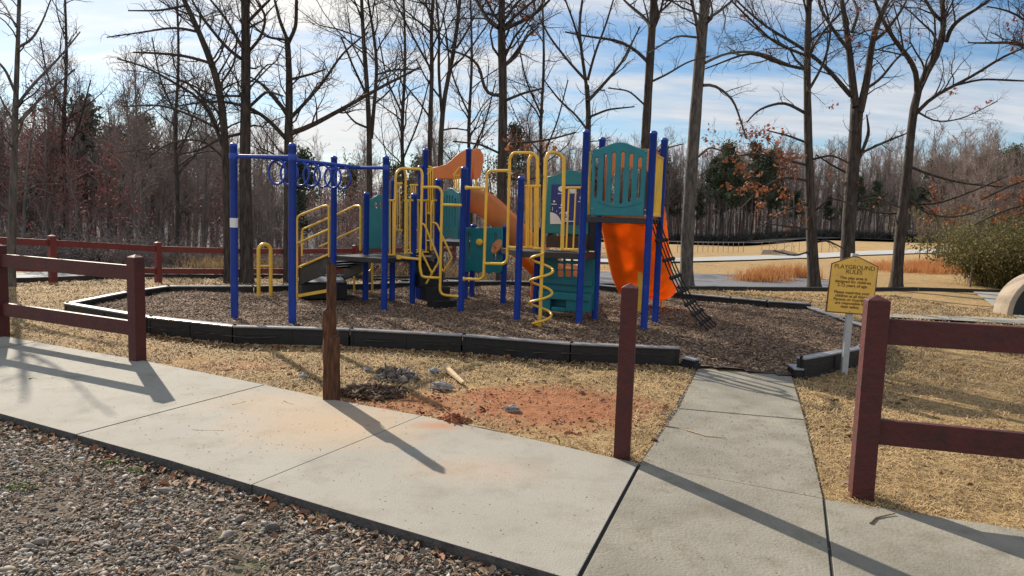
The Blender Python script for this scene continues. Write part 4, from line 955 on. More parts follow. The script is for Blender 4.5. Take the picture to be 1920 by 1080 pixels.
# ------------------------------------------------------------------ arched monument, pipe hoop, edging, far things
mc = GT(1876, 590); mY = mc[1]
Vm = VP((mc[0], mY), (mc[0] + 2, mY - .15))
rad = .83
ob_ = [(0, 0), (2 * rad, 0)] + [(rad + rad * math.cos(R(a)), .06 + 0.86 * math.sin(R(a))) for a in range(0, 181, 9)]
ib_ = [(.115, .03), (2 * rad - .115, .03)] + [(rad + (rad - .115) * math.cos(R(a)), .06 + (.86 - .095) * math.sin(R(a))) for a in range(0, 181, 9)]
mo = thing('arched_monument', 'half-round concrete block with a dark front panel at the right edge', 'monument', (mc[0] + rad, mY, float(terr(mc[0], mY))))
zg = float(terr(mc[0], mY))
plate([ob_, ib_], .5, 'concrete_surround', M['concrete_block'], mo, lambda u, z, w: Vm.W(u - .02, z + zg - .02, w), bevel=.02)
pf = plate([[(x, z) for x, z in ib_]], .3, 'dark_panel', M['darkpanel'], mo, lambda u, z, w: Vm.W(u - .02, z + zg - .02, w + .095), bevel=.002)
mb = MB(); ce = Vm.W(.43, zg + .42, .25)
mb.tube([ce + Vm.d * .035 * math.cos(q) + np.array([0, 0, .035 * math.sin(q)]) for q in np.linspace(0, 2 * math.pi, 14, endpoint=False)], .010, 6, closed=True)
mb.tube([ce + np.array([0, 0, .04]), ce + Vm.d * .02 + np.array([0, 0, .10])], .012, 6); mb.build('pale_emblem', M['white'], pf)
ph = GT(1641, 543); pv = VP(ph, ph + np.array([-.6, .0, 0])); t = thing('pipe_hoop', 'grey metal pipe hoop standing behind the rules sign', 'pipe hoop', ph)
mb = MB(); mb.tube(bend([ph, ph + [0, 0, .62], ph + [-.1, 0, .78], ph + [-.6, 0, .80], ph + [-.72, 0, .62], ph + [-.72, 0, 0]], .15), .035, 10); mb.build('hoop', M['galv'], t)
def edging(name, label, px, h=.11, w=.14, mt='blackwood'):
    P = [GT(*p) for p in px]; t = thing(name, label, 'edging', P[0]); 
    mb = MB()
    for a, b in zip(P[:-1], P[1:]):
        nseg = max(1, int(np.linalg.norm(b - a) / 2.4))
        for k in range(nseg):
            q0 = a + (b - a) * k / nseg; q1 = a + (b - a) * (k + .985) / nseg; q0 = q0.copy(); q1 = q1.copy(); q0[2] = terr(q0[0], q0[1]) + h / 2 - .03 + random.uniform(-.01, .01); q1[2] = terr(q1[0], q1[1]) + h / 2 - .03 + random.uniform(-.01, .01); mb.bar(q0, q1, w, h + .05)
    mb.build('edging_timbers', M[mt], t)
edging('timber_edging', 'low dark timber edging along the near side of the parking lot', [(1050, 534), (1130, 538), (1290, 543), (1400, 543.5), (1560, 545), (1720, 544), (1850, 548), (1990, 552)])
edging('timber_edging', 'low dark log edging along the gravel drive behind the red fence', [(-150, 540), (12, 532), (175, 524), (267, 521), (430, 521), (640, 522), (880, 526)])
# far field: guard rail and wire fence
fl = thing('wire_fence', 'thin wire fence with many small posts across the far field', 'fence', GT(1290, 474))
A_ = [GT(1270 + 9.5 * k, 473 - .02 * k) for k in range(14)] + [GT(1428 + 14 * k, 470 + .35 * k) for k in range(10)]
mb = MB(); mw = MB()
for p in A_: mb = MB(); mb.bar(p - [0, 0, .1], p + [0, 0, .95], .035, .035, up=(0, 1, 0)); mb.build('post', M['stick'], fl)
for a, b in zip(A_[:-1], A_[1:]):
    if abs((b - a)[0]) < 1.2:
        for z in (.9, .5): mw.bar(a + [0, 0, z], b + [0, 0, z], .02, .02)
mw.build('wires', M['galv'], fl)
gp_ = GT(1425, 479); t = thing('timber_pile', 'pale low pile of boards lying by the far road', 'board pile', gp_)
mb = MB(); 
for k in range(5): mb.bar(gp_ + [k * .12, k * .25, .12 + .07 * k], gp_ + [3.4 - k * .2, .6 + k * .25, .2 + .05 * k], .25, .07)
mb.build('boards', M['concrete_block'], t)

# ------------------------------------------------------------------ debris round the dug-out post
def rock(name, label, cat, p, sz, mt, flat=.6, seed=1, group=None, n=3, amp=.35, buried=.35):
    import bmesh
    bm = bmesh.new(); bmesh.ops.create_icosphere(bm, subdivisions=n, radius=1); rs = random.Random(seed); off = Vector((rs.uniform(0, 99), rs.uniform(0, 99), rs.uniform(0, 99)))
    for v in bm.verts:
        k = 1 + amp * mnoise.noise(v.co * 1.3 + off) * 2 + amp * .5 * mnoise.noise(v.co * 3.5 + off) * 2 + amp * .3 * mnoise.noise(v.co * 8 + off) * 2
        v.co = Vector((v.co.x * sz[0], v.co.y * sz[1], v.co.z * sz[2])) * k + Vector((p[0], p[1], p[2] + sz[2] * (1 - 2 * buried) * .5))
    me = bpy.data.meshes.new(name); bm.to_mesh(me); bm.free(); o = link(name, me, M[mt]); return tag(o, label, cat, group)
def heap(name, label, cat, p, rx, ry, h, n, sz, mt, seed):
    r_ = np.random.default_rng(seed); q = r_.uniform(0, 6.28, n); d = np.sqrt(r_.uniform(size=n)); x = p[0] + rx * d * np.cos(q); y = p[1] + ry * d * np.sin(q); z = p[2] - .01 + h * (1 - d ** 1.6) * r_.uniform(.55, 1.1, n)
    base = np.array([(1, 0, 0), (.45, .8, .1), (-.5, .75, -.05), (-1, -.05, 0), (-.5, -.8, .08), (.5, -.75, 0), (.1, .05, .8), (0, 0, -.8)]); B_ = base[None] * (1 + r_.uniform(-.35, .35, (n, 8, 3)))
    s_ = sz * r_.lognormal(0, .45, n); B_[:, :, 0] *= r_.uniform(.8, 2.6, (n, 1)); B_[:, :, 2] *= r_.uniform(.5, 1.0, (n, 1)); th = r_.uniform(0, 6.28, n); c, s2_ = np.cos(th)[:, None], np.sin(th)[:, None]; tl = r_.normal(size=(n, 1)) * .5
    Z_ = B_[:, :, 2] + B_[:, :, 0] * tl; X_ = B_[:, :, 0] * c - B_[:, :, 1] * s2_; Y_ = B_[:, :, 0] * s2_ + B_[:, :, 1] * c
    V = np.stack([x[:, None] + X_ * s_[:, None], y[:, None] + Y_ * s_[:, None], z[:, None] + Z_ * s_[:, None]], -1).reshape(-1, 3); i = np.arange(n)[:, None] * 8
    Fq = np.concatenate([i + np.array([[j, (j + 1) % 6, 6]]) for j in range(6)] + [i + np.array([[(j + 1) % 6, j, 7]]) for j in range(6)]); return tag(fast(name, V, Fq, M[mt]), label, cat)
heap('debris_pile', 'heap of grey roots and rubble in the grass right of the broken post', 'debris pile', G(745, 706), .20, .17, .085, 420, .014, 'debris', 4)
heap('dirt_mound', 'low mound of dark dug-up soil at the foot of the broken post', 'dirt mound', G(700, 733), .30, .22, .055, 700, .014, 'dirt', 9)
heap('clay_lump', 'small dark red clay clod at the sidewalk edge', 'clay lump', G(850, 786), .12, .09, .04, 130, .013, 'redclay', 5)
rock('concrete_chunk', 'largest pale grey concrete chunk left of the bare clay', 'concrete chunk', G(828, 727), (.085, .05, .035), 'stone', seed=11, amp=.4, group='concrete chunks')
rock('concrete_chunk', 'small concrete chunk behind the split wood piece', 'concrete chunk', G(815, 697), (.05, .04, .03), 'stone', seed=12, amp=.4, group='concrete chunks')
rock('concrete_chunk', 'concrete chunk alone in the grass nearest the sidewalk', 'concrete chunk', G(960, 767), (.058, .035, .025), 'stone', seed=13, amp=.4, group='concrete chunks')
rock('concrete_chunk', 'tiny grey chunk beside the debris heap', 'concrete chunk', G(688, 692), (.04, .03, .02), 'stone', seed=14, amp=.4, group='concrete chunks')
rock('concrete_chunk', 'low grey chunk lying farthest left in the grass', 'concrete chunk', G(568, 706), (.035, .025, .02), 'stone', seed=15, amp=.4, group='concrete chunks')
a, b = G(830, 694), G(868, 722); mb = MB(); mb.add([a + [0, 0, .01], a + [.05, .02, .01], b + [.02, .03, .01], b + [-.015, 0, .01], a + [0, 0, .05], a + [.04, .02, .06], b + [.015, .02, .03], b + [-.01, 0, .03]], [(3, 2, 1, 0), (4, 5, 6, 7), (0, 1, 5, 4), (1, 2, 6, 5), (2, 3, 7, 6), (3, 0, 4, 7)])
tag(mb.build('wood_splinter', M['palewood'], bevel=.004), 'pale split piece of wood lying beside the concrete chunks', 'wood piece')
def twig_(label, pts, r, mt='stick', z=-.003):
    P = [G(x, y) + [0, 0, z + random.uniform(0, .006)] for x, y in pts]; mb = MB(); mb.tube(P, [r * (1 - .5 * i / (len(P) - 1)) for i in range(len(P))], 6); tag(mb.build('twig', M[mt]), label, 'twig', 'twigs on the concrete')
twig_('long thin pale stick lying on the path left of centre', [(1287, 806), (1305, 812), (1322, 817), (1362, 821)], .005, 'palewood')
twig_('short dark twig at the left edge of the path', [(1234, 797), (1252, 799), (1274, 803)], .006)
twig_('curved dark twig near the bottom right on the grey slab', [(1632, 980), (1642, 970), (1660, 966), (1678, 963)], .006)
twig_('straight tan stick on the pale sidewalk below the clay stain', [(361, 806), (392, 807), (418, 807)], .004, 'palewood')
twig_('small tan stick on the sidewalk left of the broken post', [(435, 759), (448, 756), (460, 753)], .004, 'palewood')
twig_('short orange-brown stick on the sidewalk nearest the broken post', [(532, 752), (541, 756), (550, 758)], .004)
twig_('white root strip lying on the sidewalk edge by the clay', [(878, 798), (905, 802), (925, 807), (948, 809)], .008, 'palewood')
twig_('small dark twig crumb on the sidewalk left end', [(55, 711), (62, 709), (70, 711)], .007)
# ------------------------------------------------------------------ trees
def tubes_np(branches, sides):
    """branches: list of (pts (k,3), radii (k,)) -> V, F (quads)"""
    Vs, Fs, b = [], [], 0
    ang = np.arange(sides) * 2 * np.pi / sides; ca, sa = np.cos(ang), np.sin(ang)
    for P, r in branches:
        k = len(P); T = np.empty_like(P); T[1:-1] = P[2:] - P[:-2]; T[0] = P[1] - P[0]; T[-1] = P[-1] - P[-2]
        T /= np.linalg.norm(T, axis=1, keepdims=True) + 1e-9
        ref = np.array([0.31, 0.95, 0.05]) if abs(T[:, 2]).mean() > .6 else np.array([0.05, 0.02, 1.0])
        A = np.cross(T, ref); A /= np.linalg.norm(A, axis=1, keepdims=True) + 1e-9; B = np.cross(T, A)
        V = P[:, None, :] + r[:, None, None] * (ca[None, :, None] * A[:, None, :] + sa[None, :, None] * B[:, None, :])
        Vs.append(V.reshape(-1, 3)); i = np.arange(k - 1)[:, None] * sides; j = np.arange(sides)[None, :]; j2 = (j + 1) % sides
        Fs.append(np.stack([i + j, i + j2, i + sides + j2, i + sides + j], -1).reshape(-1, 4) + b); b += k * sides
    return np.concatenate(Vs), np.concatenate(Fs)
def rdir(rs, d, ang):
    """a direction at angle ang from d"""
    v = rs.normal(size=3); v -= d * (v @ d); v /= np.linalg.norm(v) + 1e-9; return d * math.cos(ang) + v * math.sin(ang)
def wander(rs, p, d, length, n, wob, up):
    P = [np.array(p)]; d = np.array(d); s_ = length / n
    for i in range(n):
        d = d + rs.normal(size=3) * wob + np.array([0, 0, up]); d /= np.linalg.norm(d); P.append(P[-1] + d * s_)
    return np.array(P)
def grow(rs, P, R_, level, maxlevel, limbs, twigs, tips, dens=1.0, ls=0.42, up=0.04, ang=(0.5, 1.1), rmin=0.0045, start=0.25):
    """spawn side branches along polyline P with radii R_"""
    seg = np.linalg.norm(np.diff(P, axis=0), axis=1); L_ = seg.sum(); 
    n = max(2, int(dens * (L_ / (0.40 if level == 0 else 0.23 if level == 1 else 0.13)))); n = min(n, 30)
    cum = np.concatenate([[0], np.cumsum(seg)])
    for k in range(n):
        t = start + (1 - start) * (k + rs.uniform(.1, .9)) / n; s_ = t * L_; i = min(np.searchsorted(cum, s_) - 1, len(P) - 2); i = max(i, 0)
        f = (s_ - cum[i]) / (seg[i] + 1e-9); p = P[i] * (1 - f) + P[i + 1] * f; r = R_[i] * (1 - f) + R_[i + 1] * f
        d = (P[i + 1] - P[i]) / (seg[i] + 1e-9); a = rs.uniform(*ang); dd = rdir(rs, d, a)
        dd[2] += up * 5 if level < 2 else 0; dd /= np.linalg.norm(dd)
        l = L_ * ls * (1.15 - .75 * t) * rs.uniform(.6, 1.25)
        l = min(l, 3.4 if level == 0 else 1.7 if level == 1 else 0.7)
        if l < .12: continue
        r0 = min(r * rs.uniform(.35, .6), 0.009 + l * .0115); r0 = max(r0, rmin)
        m_ = 6 if level == 0 else 5 if level == 1 else 3
        Q = wander(rs, p, dd, l, m_, .23, up); RQ = np.linspace(r0, max(rmin * .6, r0 * .22), m_ + 1)
        (limbs if r0 > .02 else twigs).append((Q, RQ))
        if level + 1 < maxlevel: grow(rs, Q, RQ, level + 1, maxlevel, limbs, twigs, tips, dens, .5, up, ang, rmin, .15)
        else: tips.append(Q[-1]); tips.append(Q[len(Q) // 2])
def leafmesh(pts, size, per, rs, spread=.12, droop=.3):
    pts = np.asarray(pts); n = len(pts) * per; C = np.repeat(pts, per, 0) + rs.normal(size=(n, 3)) * spread
    a = rs.normal(size=(n, 3)); a[:, 2] -= droop; a /= np.linalg.norm(a, axis=1, keepdims=True); b = rs.normal(size=(n, 3)); b -= a * (a * b).sum(1, keepdims=True); b /= np.linalg.norm(b, axis=1, keepdims=True)
    s_ = size * rs.uniform(.6, 1.3, (n, 1)); nn = np.cross(a, b) * s_ * .25
    V = np.stack([C - a * s_, C - b * s_ * .55 + nn, C + a * s_, C + b * s_ * .55 + nn], 1).reshape(-1, 3); return V, np.arange(n * 4).reshape(-1, 4)
def smooth_px(pts, n):
    """resample pixel polyline (x,y[,w]) smoothly"""
    P = np.array(pts, float); t = np.concatenate([[0], np.cumsum(np.linalg.norm(np.diff(P[:, :2], axis=0), axis=1))]); t /= t[-1]; q = np.linspace(0, 1, n)
    o_ = np.stack([np.interp(q, t, P[:, i]) for i in range(P.shape[1])], 1)
    for _ in range(2): o_[1:-1] = .5 * o_[1:-1] + .25 * (o_[2:] + o_[:-2])
    return o_
def photo_tree(name, label, base, trunk, limbs_px=(), seed=1, mt='bark', leaves=None, leafpx=None, dens=1.0, lev=3, extra_top=5.0, flare=1.35, deep=1.6, trunk_start=.45, cat='tree', group=None, ls=.42, leafsel=None, leafn=2, wk=.74):
    """trunk: [(x, y, width_px) ...] from base up; limbs: [[(x,y,w)...], depth_end]"""
    rs = np.random.default_rng(seed); b = GT(*base[:2]) if len(base) == 2 else np.array([atY(base[0], base[1], base[2])[0], base[2], 0.0]); b[2] = terr(b[0], b[1]); Yb = b[1]
    t = thing(name, label, cat, b, group)
    def to3(pl, y0, y1, n):
        S = smooth_px(pl, n); q = np.linspace(0, 1, n); P = np.array([atY(s_[0], s_[1], y0 + (y1 - y0) * k) for s_, k in zip(S, q)]); r = S[:, 2] / 2 * wk * P[:, 1] / F_PX; return P, r
    P, r = to3(trunk, Yb, Yb + .3, 16); P[0] = b - [0, 0, .15] if P[0][2] < b[2] + .4 else P[0]
    if P[0][2] > b[2] + .05: 
        P = np.vstack([b - [0, 0, .15], P]); r = np.concatenate([[r[0] * 1.1], r])
    r[0] *= flare; P = np.vstack([P[0], P[0] * .72 + P[1] * .28 + [0, 0, .06], P[1:]]); r = np.concatenate([[r[0]], [r[1] * 1.12], r[1:]])
    # bark irregularity
    limbs, twigs, tips = [], [], []
    def top(P, r, k=1.0):
        d = P[-1] - P[-2]; d /= np.linalg.norm(d); d = d * .8 + np.array([0, 0, .3]); d /= np.linalg.norm(d); Q = wander(rs, P[-1], d, extra_top * k, 8, .08, .06); return np.vstack([P, Q[1:]]), np.concatenate([r, np.linspace(r[-1], .012, 9)[1:]])
    if trunk[-1][1] <= 5 or extra_top > 0: P, r = top(P, r)
    trunkb = [(P, r * (1 + .04 * np.sin(np.arange(len(r)) * 2.1)))]
    grow(rs, P, r, 0, lev, limbs, twigs, tips, dens * .75, .30, .05, (.7, 1.25), start=trunk_start)
    for L_ in limbs_px:
        pl = L_[0]; x0, y0 = pl[0][:2]
        # depth of the attachment = trunk depth
        dend = L_[1] if len(L_) > 1 else rs.uniform(-deep, deep)
        Q, q = to3(pl, Yb + .15, Yb + .15 + dend, 12)
        if pl[-1][1] <= 5: Q, q = top(Q, q, .55)
        else: q = np.minimum(q, np.linspace(q[0], .012, len(q)) * 1.6 + .004)
        trunkb.append((Q, q)); grow(rs, Q, q, 0, lev, limbs, twigs, tips, dens * 1.15, ls, .03, (.5, 1.1), start=.12)
    V, Fq = tubes_np(trunkb, 14); fast('trunk', V, Fq, M[mt], t, True)
    if limbs or twigs:
        V1, F1 = tubes_np(limbs, 6) if limbs else (np.zeros((0, 3)), np.zeros((0, 4), int)); V2_, F2_ = tubes_np(twigs, 3)
        o = fast('crown', np.concatenate([V1, V2_]), np.concatenate([F1, F2_ + len(V1)]), M['twig'], t, False); o.data.materials.append(M[mt])
        mi = np.zeros(len(F1) + len(F2_), np.int32); mi[:len(F1)] = 1; o.data.polygons.foreach_set('material_index', mi)
    if leaves:
        T = np.array(tips)
        if leafsel is not None:
            v = T - CAMP; a = v @ CF; x_ = 960 + F_PX * (v @ CR) / a; y_ = 540 - F_PX * (v @ CU) / a; T = T[leafsel(x_, y_, rs)]
        if len(T): V, Fq = leafmesh(T, .066, leafn, rs, .075); fast('leaves', V, Fq, M[leaves], t)
    return t
def sel(x0, x1, y0, y1, p, rest=.02):
    return lambda x, y, rs: np.where((x > x0) & (x < x1) & (y > y0) & (y < y1), rs.uniform(size=len(x)) < p, rs.uniform(size=len(x)) < rest)

# --- right-hand group
photo_tree('bare_tree', 'straight grey trunk just right of the tall tower, leaning slightly right', (1288, 538),
    [(1287, 538, 30), (1287, 480, 27), (1291, 400, 27), (1298, 300, 26), (1305, 200, 24), (1313, 100, 23), (1322, 0, 21)],
    [([(1312, 85, 8), (1306, 40, 7), (1296, 0, 6)],), ([(1328, 35, 7), (1350, 20, 6), (1372, 2, 5)],), ([(1322, 118, 6), (1360, 98, 5), (1420, 96, 5), (1500, 130, 4)], 1.5), ([(1318, 160, 7), (1335, 155, 6), (1375, 185, 5), (1400, 260, 3)],), ([(1305, 70, 5), (1270, 66, 4), (1215, 100, 3)],), ([(1303, 300, 5), (1330, 275, 4), (1360, 285, 3)],)],
    seed=11, mt='bark_pale', trunk_start=.55, wk=.86)
photo_tree('oak_tree', 'dark oak with rusty leaves on its low branches, second tree right of the tower', (1527, 540),
    [(1527, 540, 34), (1524, 500, 27), (1521, 420, 25), (1517, 330, 22), (1515, 240, 19), (1513, 150, 17), (1514, 60, 15), (1517, 0, 13)],
    [([(1516, 310, 7), (1470, 300, 7), (1420, 285, 5), (1350, 300, 4), (1312, 330, 3)], -1.5), ([(1520, 340, 7), (1470, 330, 6), (1430, 350, 5), (1380, 400, 3)], -2.0), ([(1515, 215, 8), (1470, 190, 7), (1420, 205, 5), (1400, 230, 3)], 1.2),
     ([(1513, 130, 8), (1460, 120, 7), (1410, 95, 6), (1320, 130, 3)],), ([(1513, 105, 7), (1450, 80, 6), (1400, 30, 5), (1370, 0, 4)],), ([(1516, 170, 7), (1545, 120, 6), (1560, 60, 5), (1545, 0, 4)],), ([(1521, 380, 7), (1470, 395, 5), (1420, 430, 4)], -1), ([(1523, 430, 6), (1480, 425, 5), (1440, 420, 3)], -1.4),
     ([(1519, 300, 6), (1560, 290, 5), (1600, 310, 4)], -1.2), ([(1522, 400, 6), (1560, 370, 4), (1600, 385, 3)], -1.2), ([(1525, 455, 6), (1550, 450, 5), (1590, 470, 3)], -1), ([(1519, 270, 6), (1480, 255, 5), (1440, 245, 3)], .5), ([(1523, 470, 5), (1490, 480, 4), (1450, 470, 3)], -1)],
    seed=12, leaves='leaf_rust', leafsel=sel(1290, 1640, 240, 545, .15, .008), leafn=9, dens=.95)
photo_tree('bare_tree', 'thick dark double-topped tree rising behind the rules sign', (1588, 536),
    [(1588, 536, 38), (1590, 440, 32), (1597, 340, 31), (1604, 250, 30), (1607, 195, 30)],
    [([(1604, 200, 20), (1598, 150, 18), (1592, 90, 15), (1585, 40, 13), (1578, 0, 11)], .4), ([(1612, 210, 20), (1626, 150, 17), (1634, 80, 15), (1650, 30, 12), (1664, 0, 10)], -.4), ([(1596, 180, 12), (1570, 150, 11), (1540, 115, 9), (1490, 80, 8), (1440, 55, 6), (1395, 15, 5), (1380, 0, 4)], 1.0),
     ([(1592, 95, 9), (1565, 60, 8), (1540, 20, 7), (1535, 0, 6)],), ([(1634, 80, 9), (1660, 60, 8), (1690, 20, 6), (1700, 0, 5)],), ([(1618, 170, 8), (1650, 150, 7), (1680, 110, 5), (1710, 85, 4)],), ([(1610, 300, 8), (1630, 250, 8), (1625, 215, 7)], -.5), ([(1608, 290, 7), (1650, 270, 6), (1700, 250, 5)],), ([(1600, 330, 7), (1560, 310, 5), (1530, 290, 3)],), ([(1598, 60, 8), (1610, 20, 7), (1600, 0, 6)],), ([(1600, 380, 6), (1640, 370, 5), (1690, 390, 4)], -1.0)],
    seed=13, extra_top=0.01, dens=.9, leaves='leaf_rust', leafsel=sel(1540, 1720, 290, 520, .32, .0), leafn=7)
photo_tree('bare_tree', 'crooked tree with an S-bent top and two side forks, rightmost big trunk', (1680, 538),
    [(1680, 538, 30), (1684, 480, 26), (1692, 400, 25), (1700, 330, 22), (1708, 250, 20), (1716, 170, 18), (1734, 130, 17), (1760, 108, 16), (1774, 82, 14), (1772, 40, 13), (1766, 0, 11)],
    [([(1719, 170, 13), (1720, 135, 13), (1706, 110, 12), (1680, 80, 10), (1655, 40, 8), (1640, 0, 7)],), ([(1774, 78, 11), (1782, 52, 10), (1800, 35, 9), (1830, 18, 7), (1855, 0, 6)],), ([(1708, 225, 10), (1740, 185, 9), (1780, 165, 8), (1830, 140, 7), (1880, 105, 6), (1925, 88, 5)], -1.0), ([(1790, 160, 6), (1840, 148, 5), (1925, 152, 5)], -1.2),
     ([(1710, 205, 6), (1728, 210, 5), (1745, 230, 4), (1800, 225, 3), (1870, 190, 2)],), ([(1772, 45, 9), (1750, 25, 8), (1735, 0, 6)],), ([(1700, 310, 7), (1750, 330, 6), (1810, 345, 5), (1880, 350, 4)], -2), ([(1696, 380, 7), (1750, 385, 6), (1820, 360, 5), (1890, 330, 4)], -2.4), ([(1694, 400, 6), (1650, 400, 5), (1600, 385, 3)],), ([(1692, 360, 6), (1730, 400, 5), (1790, 410, 4), (1850, 390, 3)], -1.5)],
    seed=14, leaves='leaf_rust', leafsel=sel(1670, 1930, 300, 430, .24, .004), leafn=8, dens=.9)
photo_tree('bare_tree', 'branch-filled tree leaning in at the upper right edge of the view', (2010, 556),
    [(2010, 556, 34), (2008, 450, 30), (2004, 300, 26), (1998, 150, 22), (1990, 0, 18)],
    [([(2000, 200, 9), (1960, 95, 8), (1900, 76, 7), (1860, 82, 6), (1815, 80, 3)], -.5), ([(2000, 300, 9), (1950, 330, 7), (1900, 345, 5), (1840, 375, 4)], .5), ([(2000, 360, 8), (1940, 380, 6), (1880, 395, 5), (1830, 420, 3)], 1.0), ([(1998, 160, 8), (1950, 60, 6), (1900, 20, 5), (1850, 12, 3)],)],
    seed=15, leaves='leaf_rust', leafsel=sel(1780, 2200, 290, 470, .35, .008), leafn=8, dens=1.2)
# --- middle group
photo_tree('bare_tree', 'dark straight trunk rising directly behind the tall tower', (1200, 541),
    [(1200, 541, 26), (1203, 400, 24), (1209, 280, 22), (1215, 180, 21), (1220, 90, 20), (1226, 0, 18)],
    [([(1218, 120, 9), (1195, 95, 8), (1160, 75, 7), (1110, 70, 5), (1060, 60, 4)],), ([(1222, 50, 9), (1205, 30, 8), (1180, 10, 6), (1170, 0, 5)],), ([(1217, 155, 6), (1250, 140, 5), (1290, 115, 4), (1330, 105, 3)],), ([(1212, 200, 5), (1180, 170, 4), (1140, 165, 3)],), ([(1208, 300, 6), (1240, 280, 4), (1280, 270, 3)],)], seed=21, extra_top=6, trunk_start=.5)
photo_tree('bare_tree', 'slender forked tree between the tower and the big middle oak', (1098, 536),
    [(1098, 536, 17), (1100, 400, 15), (1102, 280, 14), (1104, 210, 13), (1100, 160, 12)],
    [([(1100, 165, 9), (1092, 110, 8), (1085, 50, 7), (1092, 0, 6)],), ([(1102, 190, 9), (1130, 160, 8), (1165, 120, 6), (1185, 80, 5), (1200, 50, 3)],), ([(1102, 150, 7), (1115, 100, 6), (1135, 50, 5), (1150, 0, 4)],), ([(1098, 150, 7), (1070, 120, 6), (1030, 70, 5), (1010, 30, 3)],), ([(1090, 90, 6), (1075, 40, 5), (1060, 0, 4)],), ([(1102, 245, 6), (1080, 215, 5), (1050, 190, 5), (1020, 150, 3)],), ([(1104, 220, 6), (1140, 205, 5), (1190, 200, 3)],)], seed=22, extra_top=.01)
photo_tree('oak_tree', 'stout middle oak with clusters of dark red-brown leaves behind the structure', (940, 536),
    [(940, 536, 30), (940, 420, 27), (941, 320, 24), (943, 230, 22), (943, 140, 21), (939, 50, 20), (941, 0, 15)],
    [([(935, 52, 12), (915, 38, 11), (900, 12, 9), (893, 0, 8)],), ([(944, 55, 10), (975, 42, 9), (1010, 22, 7), (1030, 0, 6)],), ([(940, 178, 9), (915, 183, 9), (905, 160, 8), (900, 120, 7), (870, 100, 5), (830, 92, 3)],), ([(944, 190, 8), (980, 175, 6), (1020, 165, 5)],), ([(944, 125, 8), (970, 105, 7), (985, 70, 6), (1010, 50, 4)],), ([(944, 270, 7), (985, 268, 6), (1030, 262, 5), (1080, 248, 4)], -1.0), ([(942, 290, 6), (900, 270, 5), (850, 265, 4)], -1.0), ([(944, 40, 8), (965, 10, 7), (975, 0, 6)],), ([(944, 330, 6), (980, 340, 5), (1020, 330, 3)], -1)],
    seed=23, leaves='leaf_rust', leafsel=sel(860, 1100, 235, 340, .35, .008), leafn=8, dens=1.15)
M['leaf_rust'].name = 'rust_oak_leaves'
photo_tree('bare_tree', 'tall thin twin-stemmed tree above the orange slide hood, right stem', (830, 533),
    [(826, 533, 17), (825, 400, 15), (825, 300, 13), (829, 200, 12), (838, 150, 11), (850, 110, 10), (858, 50, 9), (862, 0, 8)], [([(828, 210, 8), (822, 130, 7), (824, 60, 6), (818, 0, 5)],), ([(856, 90, 6), (875, 60, 5), (890, 30, 3)],), ([(830, 190, 5), (800, 150, 4), (780, 110, 3)],), ([(826, 245, 5), (850, 240, 4), (880, 245, 3)],)], seed=24)
photo_tree('bare_tree', 'thin left stem of the pair above the orange slide hood', (806, 533),
    [(806, 533, 15), (805, 400, 13), (805, 300, 12), (807, 200, 11), (812, 120, 10), (806, 60, 9), (812, 0, 8)], [([(808, 130, 6), (780, 80, 5), (755, 30, 4), (738, 0, 3)],), ([(806, 220, 5), (785, 190, 4), (760, 160, 3)],), ([(810, 90, 5), (828, 50, 4), (838, 0, 3)],)], seed=25)
photo_tree('bare_tree', 'tall slim tree with close twin stems, right of the ring ladder', (692, 531),
    [(692, 531, 18), (692, 400, 16), (693, 300, 14), (692, 220, 12), (686, 130, 11), (680, 60, 10), (678, 0, 8)],
    [([(696, 260, 10), (703, 180, 9), (708, 120, 8), (700, 60, 7), (690, 0, 5)], .3), ([(688, 180, 7), (660, 120, 5), (640, 70, 4)],), ([(706, 140, 5), (740, 130, 4), (790, 130, 3)],), ([(690, 240, 6), (665, 230, 5), (640, 200, 3)],)], seed=26)
# --- left group
photo_tree('bare_tree', 'broad-forking tree behind the ring ladder with a long limb sweeping up right', (542, 530),
    [(540, 530, 26), (541, 400, 24), (541, 300, 22), (541, 240, 21), (543, 160, 16), (541, 100, 15), (538, 70, 13)],
    [([(545, 250, 14), (580, 240, 12), (620, 215, 11), (660, 195, 9), (710, 165, 8), (760, 140, 6), (790, 125, 4)], -.5), ([(536, 260, 11), (510, 230, 10), (480, 205, 9), (430, 190, 7), (380, 190, 5), (330, 200, 4)], .8), ([(541, 215, 11), (520, 190, 10), (490, 155, 9), (470, 145, 7)],), ([(539, 75, 9), (525, 40, 8), (515, 0, 6)],), ([(541, 80, 10), (555, 50, 9), (556, 0, 8)],), ([(546, 220, 10), (575, 190, 8), (610, 150, 7), (640, 100, 5), (690, 60, 4)],), ([(541, 150, 7), (580, 140, 6), (610, 130, 4)],), ([(540, 75, 7), (500, 70, 6), (465, 40, 4)],)], seed=31, extra_top=.01, dens=1.25)
photo_tree('bare_tree', 'thickest rough-barked straight trunk at the left, behind the ring ladder', (462, 531),
    [(463, 531, 34), (462, 420, 32), (459, 300, 28), (461, 200, 24), (461, 100, 22), (460, 0, 20)],
    [([(452, 110, 9), (430, 95, 8), (400, 60, 7), (370, 20, 6), (360, 0, 5)],), ([(455, 90, 8), (420, 30, 6), (395, 0, 5)],), ([(468, 95, 8), (490, 70, 7), (500, 30, 6), (480, 0, 5)],), ([(468, 200, 8), (500, 170, 7), (530, 180, 5)],), ([(455, 250, 8), (410, 260, 7), (370, 285, 5), (320, 290, 3)], -1), ([(466, 40, 8), (495, 10, 7), (505, 0, 5)],), ([(455, 180, 6), (400, 180, 5), (340, 150, 4)],)], seed=32, extra_top=1.5, dens=1.2)
